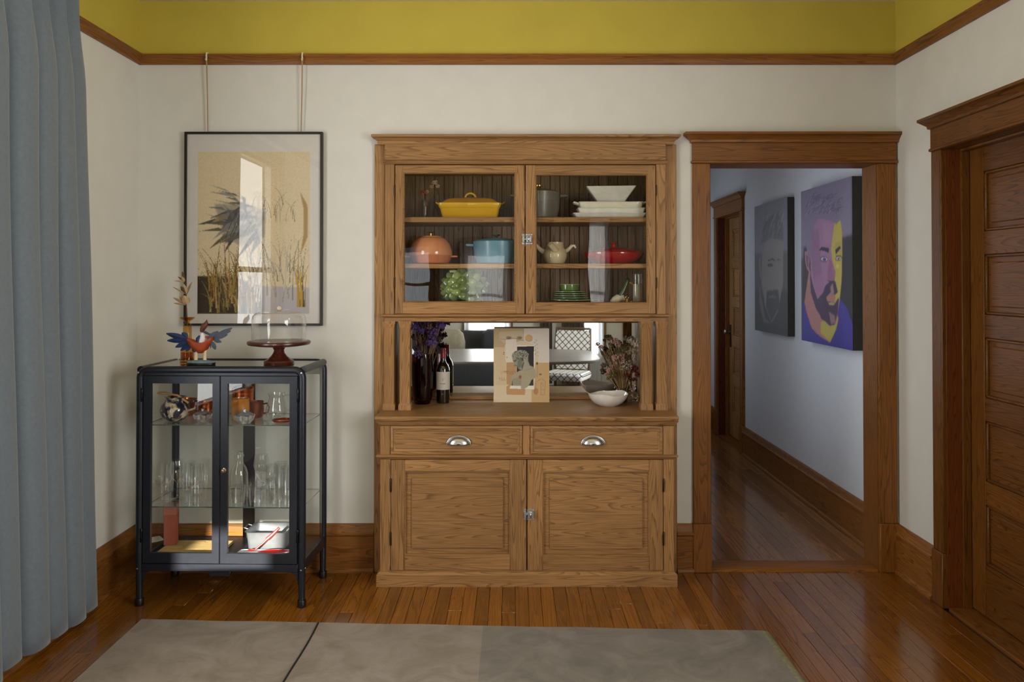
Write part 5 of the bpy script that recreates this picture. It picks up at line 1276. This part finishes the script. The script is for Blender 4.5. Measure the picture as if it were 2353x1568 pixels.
# leaning collage
cbl, cbr = PF(1134, 925, ZCT), PF(1262.5, 925, ZCT)
cw_ = cbr[0] - cbl[0]; cyb = cbl[1]
x_t, z_t = P(1133, 755, cyb + .03)
chh = (z_t - ZCT) / math.cos(R(5)) 
clg = empty('collage_canvas', (cbl[0], cyb, ZCT), 0, 'leaning paper collage of a classical bust on beige sheets', 'artwork')
tilt = R(-5)
cbm = MB().box(0, cw_, 0, .022, 0, chh, .002).build('canvas_block', plain('canvas_edge', (214, 200, 172), .8), clg, rot=(tilt, 0, 0))
ac_ = Art(190, 250, [(70, 85), (1110, 92), (1135, 1475), (78, 1480)], (214, 196, 166)); A = ac_
A.poly([(60, 80), (640, 85), (640, 310), (290, 380), (280, 440), (60, 440)], (186, 160, 116), 2, .9)
A.poly([(170, 150), (620, 130), (630, 330), (500, 300), (300, 310), (280, 370), (180, 300)], (202, 184, 154), 4, .8)
A.poly([(640, 85), (1125, 92), (1125, 730), (920, 725), (860, 400), (640, 320)], (216, 204, 190), 1)
A.poly([(300, 300), (500, 285), (505, 720), (310, 720), (285, 560)], (220, 208, 190), 1)
A.poly([(70, 440), (290, 440), (310, 1160), (75, 1160)], (206, 182, 142), 3, .8)
A.poly([(318, 725), (640, 720), (640, 1160), (400, 1150), (320, 1140)], (184, 146, 104), 1)
A.poly([(860, 735), (1125, 735), (1135, 1475), (800, 1475), (795, 1240), (850, 1230)], (196, 158, 110), 2, .85)
A.poly([(320, 1180), (370, 1140), (680, 1230), (675, 1340), (325, 1335)], (192, 146, 100), 1)
A.poly([(505, 405), (850, 405), (845, 900), (838, 1230), (380, 1220), (400, 1165), (510, 1165)], (232, 224, 212), 0)
A.poly([(512, 425), (832, 425), (832, 1165), (512, 1165)], (48, 46, 44), 0)
A.poly([(400, 1160), (420, 980), (560, 880), (840, 830), (900, 985), (840, 1030), (780, 1100), (720, 1190), (600, 1260), (595, 1165)], (170, 158, 132), 1)
A.poly([(400, 1160), (440, 1040), (600, 1000), (600, 1165)], (150, 142, 124), 3, .8)
A.poly([(420, 1160), (430, 1050), (445, 1165)], (92, 90, 80), 1)
A.poly([(750, 1165), (790, 1060), (832, 1035), (832, 1165)], (60, 54, 56), 0)
A.poly([(415, 600), (430, 550), (500, 510), (580, 490), (680, 505), (730, 570), (725, 690), (760, 780), (840, 815), (800, 850), (640, 890), (600, 870), (545, 850), (525, 810), (465, 780), (455, 710), (435, 690)], (150, 146, 128), 1)
A.poly([(640, 640), (700, 690), (735, 780), (830, 820), (640, 885), (600, 850), (640, 760)], (166, 158, 136), 3, .9)
A.poly([(600, 800), (640, 700), (650, 740), (615, 870)], (84, 84, 74), 3, .9)
A.poly([(440, 695), (520, 660), (500, 710), (450, 715)], (96, 96, 86), 2, .9)
A.poly([(540, 640), (620, 640), (600, 800), (550, 845), (520, 790)], (112, 112, 100), 4, .8)
A.poly([(600, 650), (640, 630), (640, 690), (605, 705)], (78, 78, 66), 2)
A.line([(462, 785), (500, 780), (520, 800)], 8, (70, 68, 60), .9, 1)
hr = random.Random(5)
for k in range(150):
    a = hr.uniform(0, 6.28); rr6 = hr.random() ** .5; x, y = 580 + 150 * rr6 * math.cos(a), 580 + 85 * rr6 * math.sin(a)
    A.ell(x, y, 9, 7, hr.choice([(86, 82, 74), (176, 168, 156), (120, 116, 104), (60, 58, 54)]), 0, .85)
A.ell(735, 270, 72, 66, (205, 168, 116), 1); A.line([(670, 300), (740, 335), (800, 305)], 6, (120, 96, 70), .8, 1)
for cx5 in (355, 560):
    for k in range(3): A.ell(cx5 + 6 * k, 262 + 3 * k, 55 - 14 * k, 30 - 8 * k, (118, 98, 70), 1, .45)
A.line([(190, 292), (300, 290), (420, 270), (470, 275), (640, 318)], 6, (92, 78, 60), .8, 1)
for k in range(40): A.ell(860 + 30 * math.sin(k * .7) + k * .8, 300 + k * 8, hr.uniform(4, 9), 5, (120, 104, 88), 0, .6)
for k in range(26): A.line([(180 + hr.uniform(0, 380), 880 + hr.uniform(0, 70)), (190 + hr.uniform(0, 380), 890 + hr.uniform(0, 70))], 3, (110, 88, 64), .35)
for k in range(9): A.line([(180 + 15 * k, 1000 + (k % 3) * 20), (182 + 15 * k, 1050 + (k % 2) * 30)], 5, (104, 84, 62), .7)
A.ell(580, 1000, 26, 32, (150, 84, 58), 2, .9)
for pts in ([(970, 1040), (880, 1090), (870, 1330), (1040, 1335), (1055, 1090), (985, 1030)], [(975, 1100), (975, 1330)], [(980, 1240), (1050, 1240)], [(980, 1105), (1010, 1140), (1015, 1180)], [(900, 780), (905, 1000)]): A.line(pts, 6, (130, 100, 66), .8, 1)
A.ell(895, 745, 18, 26, (96, 80, 40), 1); A.ell(960, 950, 26, 18, (98, 98, 88), 1, .8); A.ell(880, 1270, 44, 60, (176, 120, 76), 3, .8)
for x, y in ((265, 540), (262, 572), (325, 630)): A.ell(x, y, 10, 7, (60, 50, 40), 0)
A.grain(3, 1)
place(ac_.mesh('collage_sheet', cw_ - .001, chh - .001, paper_m), 'collage_sheet', cbm, (.0005, -.0006, .0005))
# white bowl
wbw_p = ct_at(1397.5, 932); scb = (wbw_p.y + CAM_D) / FPX
rbw = 47 * scb; hbw = PZ(905, wbw_p.y) - ZCT
wbw = empty('white_bowl', wbw_p, R(20), 'white ceramic bowl with an uneven rim in front of the dried flowers', 'bowl')
n_ = 56; rs = []
for rr7, z in ((.46, 0), (.52, .003), (.74, .018), (.90, .038), (.975, .056), (.985, .066), (1.0, hbw), (.965, hbw), (.95, .064), (.86, .040), (.60, .012), (.2, .008)):
    top = 1 if z >= hbw - .004 else (.6 if z > .06 else 0)
    rs.append([(rbw * rr7 * math.cos(2 * math.pi * i / n_) * 1.0, rbw * rr7 * math.sin(2 * math.pi * i / n_) * .92, z + top * (.005 * math.sin(2 * 2 * math.pi * i / n_ + .6) + .0025 * math.sin(5 * 2 * math.pi * i / n_))) for i in range(n_)])
MB().rings(rs).build('bowl', glaze('bowl_white', (222, 216, 210)), wbw, angle=60)
MB().lathe([(rbw * .44, -.0), (rbw * .46, .002), (rbw * .40, .002)], 32).build('foot_ring', wg, wbw)
# small vases with dried flowers
gv_p = ct_at(1431, 924); gv = empty('green_glass_bottle', gv_p, 0, 'small green glass jar behind the white bowl holding dried flowers', 'vase')
ggl = thin_glass('green_bottle_glass', (.55, .66, .52), ior=1.55)
MB().lathe([(.026, 0), (.028, .003), (.028, .052), (.022, .060), (.019, .066), (.021, .080), (.019, .080)], 24, cap1=False).build('body', ggl, gv)
MB().lathe([(.025, .003), (.025, .04), (.001, .04)], 20).build('water', thin_glass('green_water', (.6, .68, .52), ior=1.33), gv)
hwh = headmesh('white_bloom', 22, .016, .004, .007, (206, 196, 176), 14); hpk = headmesh('pink_bloom', 20, .016, .003, .0055, (168, 130, 120), 15); hga = headmesh('grey_seed', 26, .02, .002, .004, (166, 150, 138), 16); hol = headmesh('olive_seed', 24, .018, .003, .005, (104, 92, 52), 17)
tips2 = [(1447, 783, hwh, .7), (1459, 785, hwh, 1.0), (1453, 806, hwh, 1.3), (1414, 785, hpk, 1.1), (1405, 780, hol, .6), (1382, 797, hpk, .6), (1404, 812, hol, 1.0), (1421, 808, hol, 1.0), (1425, 815, hpk, .8), (1412, 822, hpk, 1.1), (1440, 835, hga, 1.3), (1450, 838, hga, 1.3), (1430, 830, hga, 1.1), (1455, 833, hga, 1.0), (1410, 838, hga, 1.0), (1400, 852, hpk, .9), (1396, 847, hga, .8), (1406, 858, hol, 1.1), (1418, 845, hga, 1.1), (1434, 845, hga, .9), (1428, 800, hol, .8), (1438, 795, hol, .7)]
st = []
for px, py, hd, hs in tips2:
    Yt = gv_p.y + rs_.uniform(-.05, .02); x, z = P(px, py, Yt)
    st.append(((x - gv_p.x, Yt - gv_p.y, z - ZCT), (rs_.uniform(-.006, .006), rs_.uniform(-.006, .006), .012), .0016, hd, hs * 1.35))
    for _ in range(2):
        x2, z2 = P(px + rs_.uniform(-9, 9), py + rs_.uniform(-6, 12), Yt); st.append(((x2 - gv_p.x, Yt - gv_p.y + rs_.uniform(-.02, .02), z2 - ZCT), (0, 0, .012), .0013, hd, hs * .9))
for k in range(40):
    px, py = rs_.uniform(1392, 1460), rs_.uniform(795, 855); Yt = gv_p.y + rs_.uniform(-.05, .03); x, z = P(px, py, Yt)
    st.append(((x - gv_p.x, Yt - gv_p.y, z - ZCT), (rs_.uniform(-.008, .008), rs_.uniform(-.008, .008), .012), .0014, None, 1))
bouquet('mixed_dried_flowers', gv_p, st, 'airy bunch of dried meadow flowers at the right of the counter', stemm, .12)
bz_p = ct_at(1454, 925); bz = empty('bubble_vase', bz_p, 0, 'small round bubbled glass vase next to the right columns', 'vase')
MB().lathe([(.016, 0), (.026, .006), (.033, .026), (.028, .048), (.014, .060), (.012, .068), (.017, .080)], 24, cap1=False).build('body', cryst, bz)
m = MB()
for k in range(50):
    a, b_ = rs_.uniform(0, 6.28), rs_.uniform(-.9, .7); q5 = math.sqrt(1 - b_ * b_); m.ball((.0315 * q5 * math.cos(a), .0315 * q5 * math.sin(a), .027 + .025 * b_), .0022, 6, 4)
m.build('bubbles', chrome, bz, kind='stuff')
hdk = headmesh('burgundy_leaf', 26, .022, .004, .009, (92, 36, 30), 19)
st = []
for px, py in ((1440, 862), (1452, 850), (1460, 845), (1465, 860), (1447, 870), (1458, 872)):
    Yt = bz_p.y + rs_.uniform(-.02, .02); x, z = P(px, py, Yt); st.append(((x - bz_p.x, Yt - bz_p.y, z - ZCT), (0, 0, .02), .0011, hdk, rs_.uniform(.6, .9)))
bouquet('burgundy_dried_flowers', bz_p, st, 'dark burgundy dried sprigs in the bubbled vase', stemm, .1)
# ------------------------------------------------------------------ portraits in the hall
PXF = 1.958
def canvas(name, y_far, y_near, z0, z1, art, label, thick):
    w, h = y_far - y_near, z1 - z0
    t = empty(name, (XR - thick, y_far, z0), R(-90), label, 'painting', 'portraits in the hall')
    MB().box(0, w, .0006, thick - .002, 0, h, .002).build('stretcher_block', plain(name + '_edge%d' % (y_far * 10), (50, 47, 40), .7, var=.15), t)
    place(art.mesh('painted_face', w, h, canvas_m), 'painted_face', t, (0, -.0004, 0))
    return t
A = Art(170, 220, [(147, 238), (560, 80), (583, 1487), (180, 1452)], (66, 58, 78), gain=1.05)
A.poly([(147, 238), (560, 80), (570, 700), (160, 800)], (126, 118, 138), 30, .9)  # purple-grey background, lightened with the glare on the upper canvas
A.poly([(180, 700), (480, 600), (580, 560), (583, 1487), (180, 1452)], (34, 28, 34), 16, .9)
A.poly([(178, 1150), (215, 1150), (330, 1390), (400, 1440), (430, 1400), (470, 1080), (530, 1150), (583, 1300), (583, 1490), (180, 1455)], (48, 38, 128), 2)
A.poly([(470, 1085), (530, 1150), (582, 1290), (582, 1480), (520, 1470)], (58, 48, 140), 8, .7)
A.poly([(195, 1150), (230, 860), (330, 1260), (400, 1310), (470, 1250), (450, 1340), (405, 1445), (330, 1410), (260, 1350)], (158, 108, 104), 2)
A.poly([(330, 1290), (470, 1230), (450, 1340), (405, 1442), (330, 1380)], (168, 154, 60), 4, .95)
A.poly([(210, 1150), (240, 1290), (290, 1380), (330, 1410), (250, 1330), (205, 1200)], (176, 92, 84), 2, .9)
A.poly([(240, 520), (300, 440), (470, 430), (488, 560), (490, 760), (488, 960), (470, 1150), (450, 1290), (400, 1310), (330, 1240), (250, 1050), (235, 800)], (150, 108, 140), 2)
A.poly([(425, 470), (472, 455), (488, 560), (490, 900), (480, 1060), (455, 1240), (430, 1260), (440, 1060), (430, 960), (440, 880), (415, 800), (400, 700), (415, 560)], (176, 160, 66), 3)
A.poly([(430, 640), (480, 620), (486, 760), (440, 770)], (164, 142, 70), 3, .8)
A.poly([(165, 360), (200, 300), (300, 255), (440, 255), (478, 330), (475, 440), (440, 490), (400, 460), (300, 450), (265, 500), (245, 640), (235, 800), (205, 720), (180, 560)], (118, 106, 130), 3)
hq = random.Random(31)
for k in range(90):
    x = hq.uniform(180, 455); y = 470 - 40 * math.sin((x - 180) / 90) - hq.uniform(0, 170); L = hq.uniform(25, 60)
    A.line([(x, y), (x + L * .25, y - L * .7), (x + L * .8, y - L * .9)], hq.uniform(4, 8), hq.choice([(84, 74, 98), (146, 134, 158), (108, 96, 122), (70, 62, 84)]), .55, 1)
A.poly([(245, 560), (300, 540), (330, 900), (270, 980), (240, 800)], (124, 86, 118), 14, .7); A.poly([(330, 480), (400, 470), (405, 640), (340, 660)], (160, 118, 146), 10, .6)
A.poly([(188, 730), (215, 730), (230, 800), (228, 900), (210, 880), (195, 820)], (150, 104, 116), 1); A.poly([(200, 760), (218, 770), (222, 860), (208, 850)], (110, 66, 84), 1)
A.poly([(236, 900), (260, 1000), (300, 1110), (340, 1060), (360, 1000), (400, 955), (440, 955), (460, 1040), (440, 1060), (400, 1050), (370, 1090), (380, 1120), (440, 1130), (470, 1080), (462, 1200), (440, 1300), (400, 1312), (340, 1260), (290, 1190), (245, 1060)], (58, 34, 66), 2)
A.poly([(262, 990), (300, 1110), (350, 1040), (345, 940), (290, 900)], (146, 96, 130), 5, .7)
A.poly([(400, 1000), (420, 970), (432, 1050), (405, 1060)], (160, 122, 110), 2, .9)
A.poly([(368, 1092), (400, 1062), (445, 1078), (438, 1110), (380, 1120)], (168, 112, 88), 1)
A.poly([(385, 1130), (440, 1125), (430, 1150), (395, 1150)], (170, 160, 90), 2, .9); A.poly([(400, 1150), (430, 1150), (445, 1200), (420, 1220), (400, 1190)], (52, 30, 56), 2)
A.poly([(390, 1200), (440, 1230), (445, 1290), (410, 1300)], (168, 128, 120), 4, .7)
A.poly([(303, 715), (325, 685), (385, 690), (382, 730), (345, 715)], (44, 34, 56), 1); A.poly([(435, 700), (470, 665), (480, 680), (440, 735)], (44, 36, 48), 1)
A.ell(345, 785, 34, 26, (112, 74, 100), 1); A.ell(348, 783, 26, 15, (186, 176, 190), 1); A.ell(350, 785, 14, 14, (72, 84, 118), 1); A.ell(351, 785, 5, 5, (20, 18, 30), 0)
A.ell(458, 772, 22, 18, (116, 92, 90), 1); A.ell(460, 770, 17, 11, (190, 180, 180), 1); A.ell(462, 770, 9, 10, (70, 80, 110), 1); A.line([(440, 752), (475, 742), (490, 762)], 6, (36, 26, 40), .9)
A.poly([(385, 790), (400, 780), (432, 880), (432, 940), (400, 955), (375, 940), (378, 880)], (138, 84, 120), 3, .9); A.poly([(405, 780), (430, 860), (440, 900), (430, 940), (412, 860)], (150, 96, 110), 2, .8)
A.line([(380, 950), (405, 965), (432, 950)], 8, (46, 28, 40), .9, 1); A.ell(455, 830, 12, 20, (196, 186, 110), 2, .8)
A.grain(4, 1)
canvas('portrait_canvas', 1.226, .385, 1.13, 2.14, A, 'colourful portrait canvas of a bearded man in a blue shirt, nearer in the hall', XR - PXF)
B = Art(120, 160, [(463, 528), (662, 478), (672, 1335), (465, 1298)], (60, 57, 60), gain=2.0)
B.poly([(463, 528), (662, 478), (668, 800), (464, 820)], (96, 94, 104), 25, .9); B.poly([(464, 1050), (670, 1050), (672, 1335), (465, 1298)], (30, 28, 28), 20, .9)
B.poly([(510, 820), (540, 700), (610, 680), (640, 760), (640, 1000), (610, 1180), (570, 1250), (530, 1150), (505, 1000)], (104, 98, 96), 6, .9)
B.poly([(500, 760), (520, 620), (600, 560), (640, 640), (640, 740), (560, 720)], (70, 68, 74), 6, .8)
hq = random.Random(9)
for k in range(60):
    x, y = hq.uniform(505, 640), hq.uniform(600, 730); B.line([(x, y), (x + 5, y - 30), (x + 14, y - 45)], 4, hq.choice([(116, 114, 124), (58, 56, 62)]), .5, 1)
B.line([(545, 860), (575, 850), (590, 862)], 8, (36, 33, 35), 1, 1); B.ell(560, 888, 18, 11, (44, 40, 42), 1); B.line([(600, 850), (625, 858)], 8, (52, 48, 50), .8, 2)
B.poly([(540, 1050), (610, 1040), (620, 1140), (570, 1240), (535, 1150)], (38, 34, 36), 5, .95); B.ell(575, 1085, 26, 10, (76, 68, 66), 2)
B.poly([(490, 850), (500, 830), (505, 980), (495, 960)], (104, 98, 98), 3, .7); B.poly([(495, 1010), (530, 1220), (570, 1255), (520, 1250), (490, 1120)], (100, 96, 98), 6, .6)
B.grain(3, 1)
canvas('portrait_canvas', 2.38, 1.575, 1.13, 2.14, B, 'dim grey monochrome portrait canvas further down the hall', .052)

# ------------------------------------------------------------------ the room behind, seen in the mirror
tabm = wood('grey_table_wood', 0, (.13, .115, .115), (.22, .20, .20), rough=.3, coat=.2)
dt = empty('dining_table', (-.50, -3.52, 0), 0, 'long grey dining table with rounded ends, seen in the mirror', 'table')
def sup(a, b_, z, n=72, e=5): return [(a * math.copysign(abs(math.cos(t)) ** (2 / e), math.cos(t)), b_ * math.copysign(abs(math.sin(t)) ** (2 / e), math.sin(t)), z) for t in [2 * math.pi * i / n for i in range(n)]]
MB().rings([sup(1.34, .70, .725), sup(1.37, .735, .738), sup(1.375, .74, .755), sup(1.37, .735, .760)]).build('table_top', tabm, dt)
for sx in (-1, 1):
    MB().rings([rrect(.10, .50, .03, .0), rrect(.10, .50, .03, .04), rrect(.09, .16, .03, .08), rrect(.09, .14, .03, .62), rrect(.09, .44, .03, .70), rrect(.09, .46, .03, .726)]).xf(Matrix.Translation((sx * .72, 0, 0))).build('trestle', tabm, dt)
MB().box(-.72, .72, -.03, .03, .30, .36, .005).build('stretcher', tabm, dt)
def lattice():
    m, nt, b = newmat('lattice_fabric'); tc = N(nt, 'ShaderNodeTexCoord')
    sx = N(nt, 'ShaderNodeSeparateXYZ'); nt.links.new(tc.outputs['Object'], sx.inputs[0])
    def band(op):
        s = N(nt, 'ShaderNodeMath', operation=op); nt.links.new(sx.outputs['X'], s.inputs[0]); nt.links.new(sx.outputs['Z'], s.inputs[1])
        k = N(nt, 'ShaderNodeMath', operation='MULTIPLY'); k.inputs[1].default_value = 13; nt.links.new(s.outputs[0], k.inputs[0])
        f = N(nt, 'ShaderNodeMath', operation='FRACT'); nt.links.new(k.outputs[0], f.inputs[0])
        g = N(nt, 'ShaderNodeMath', operation='LESS_THAN'); g.inputs[1].default_value = .16; nt.links.new(f.outputs[0], g.inputs[0]); return g
    mxm = N(nt, 'ShaderNodeMath', operation='MAXIMUM'); nt.links.new(band('ADD').outputs[0], mxm.inputs[0]); nt.links.new(band('SUBTRACT').outputs[0], mxm.inputs[1])
    r_ = ramp(nt, [(0, s2l((216, 212, 208))), (1, s2l((44, 46, 54)))]); nt.links.new(mxm.outputs[0], r_.inputs['Fac']); nt.links.new(r_.outputs[0], b.inputs['Base Color']); b.inputs['Roughness'].default_value = .9
    return m
latt = lattice(); chw = plain('chair_wood', (74, 52, 38), .5, var=.15)
def chair(loc, rz, label):
    t = empty('dining_chair', loc, rz, label, 'chair')
    MB().rings([rrect(.44, .44, .04, .40), rrect(.47, .47, .05, .43), rrect(.47, .47, .05, .46), rrect(.43, .43, .04, .485)]).build('seat', latt, t)
    rs = []
    for z, w, y in ((.50, .37, .20), (.62, .40, .212), (.78, .42, .235), (.90, .41, .255), (.945, .37, .262)): rs.append([(-w / 2, y - .022, z), (w / 2, y - .022, z), (w / 2, y + .022, z), (-w / 2, y + .022, z)])
    MB().rings(rs).build('backrest', latt, t)
    for sx in (-1, 1):
        MB().tube([(sx * .20, .20, 0), (sx * .205, .19, .40), (sx * .215, .225, .70), (sx * .205, .268, .97)], .017, 10).build('leg', chw, t)
        MB().tube([(sx * .195, -.19, 0), (sx * .20, -.18, .41)], [.013, .020], 10).build('leg', chw, t)
    MB().tube([(-.205, .268, .965), (.205, .268, .965)], .016, 10).build('top_rail', chw, t)
    return t
ch = chair((.62, -4.42, 0), R(200), 'lattice-upholstered dining chair at the right end of the table, in the mirror')
sg = plain('sofa_grey', (62, 64, 70), .9, var=.12, nscale=40); cu = plain('cushion_beige', (186, 178, 158), .9, var=.1)
sf = empty('grey_sofa', (-.65, -6.36, 0), 0, 'charcoal sofa under the rear window, seen in the mirror', 'sofa')
MB().rings([rrect(1.9, .85, .06, .10), rrect(1.95, .9, .08, .16), rrect(1.95, .9, .08, .40), rrect(1.88, .84, .08, .43)]).build('seat_base', sg, sf)
MB().rings([rrect(1.85, .20, .08, .36, cy=-.33), rrect(1.9, .24, .09, .5, cy=-.34), rrect(1.88, .22, .09, .76, cy=-.36), rrect(1.8, .14, .06, .82, cy=-.36)]).build('backrest', sg, sf)
for sx in (-1, 1): MB().rings([rrect(.18, .86, .06, .12, cx=sx * .92), rrect(.2, .9, .07, .56, cx=sx * .92), rrect(.16, .86, .06, .62, cx=sx * .92)]).build('armrest', sg, sf)
for i, (x, a) in enumerate(((-.25, 12), (.42, -10))):
    MB().rings([[(p[0], p[1], p[2]) for p in rrect(.02 + .42 * math.sin(math.pi * k / 8) ** .4, .42, .1, 0)] for k in ()] or [rrect(.30, .02, .008, -.21), rrect(.42, .10, .04, -.14), rrect(.45, .16, .06, 0), rrect(.42, .10, .04, .14), rrect(.30, .02, .008, .21)]).build(
        'throw_cushion', cu if i == 0 else sg, loc=(-.65 + x, -6.45, .66), rot=(R(-18), 0, R(a)), label='beige cushion leaning on the charcoal sofa' if i == 0 else 'dark grey cushion leaning on the charcoal sofa', cat='cushion')
# sheer and side curtains of the rear windows
shm, nt, b = newmat('sheer_fabric'); nt.nodes.remove(b)
tl = N(nt, 'ShaderNodeBsdfTranslucent'); tl.inputs[0].default_value = (.85, .87, .9, 1); df = N(nt, 'ShaderNodeBsdfDiffuse'); df.inputs[0].default_value = (.8, .82, .85, 1)
mxs = N(nt, 'ShaderNodeMixShader'); mxs.inputs[0].default_value = .6; nt.links.new(df.outputs[0], mxs.inputs[1]); nt.links.new(tl.outputs[0], mxs.inputs[2]); nt.links.new(mxs.outputs[0], nt.nodes['Material Output'].inputs[0])
def drape(name, x0, x1, z0, z1, y, mat, label, amp=.025, nf=6):
    t = empty(name, ((x0 + x1) / 2, y, z0), 0, label, 'curtain')
    rows = []
    for j in range(9):
        z = (z1 - z0) * (1 - j / 8); rows.append([((x0 - x1) / 2 + (x1 - x0) * i / (nf * 8), amp * math.sin(2 * math.pi * i / 8) * (.7 + .3 * j / 8), z) for i in range(nf * 8 + 1)])
    o = MB().rings(rows, False, False, False).build('folded_panel', mat, t, angle=80)
    MB().tube([((x0 - x1) / 2 - .03, 0, z1 - z0), ((x1 - x0) / 2 + .03, 0, z1 - z0)], .009, 8).build('rod', blackw, t)
drape('sheer_curtain', -.72, -.04, .40, 2.1, -6.93, shm, 'white sheer curtain over the middle rear window, in the mirror', nf=8, amp=.015)
brc = plain('brown_curtain', (82, 70, 60), .9, var=.1)
drape('sheer_curtain', .76, 1.32, .06, 2.5, -6.93, shm, 'white sheer curtain over the right rear window, in the mirror', nf=8, amp=.015)
drape('brown_curtain', .70, 1.03, .04, 2.62, -6.84, brc, 'brown curtain panel beside the sheer, in the mirror', nf=4)
drape('brown_curtain', .38, .56, .04, 2.62, -6.84, brc, 'narrow brown curtain panel between the rear windows, in the mirror', nf=3)
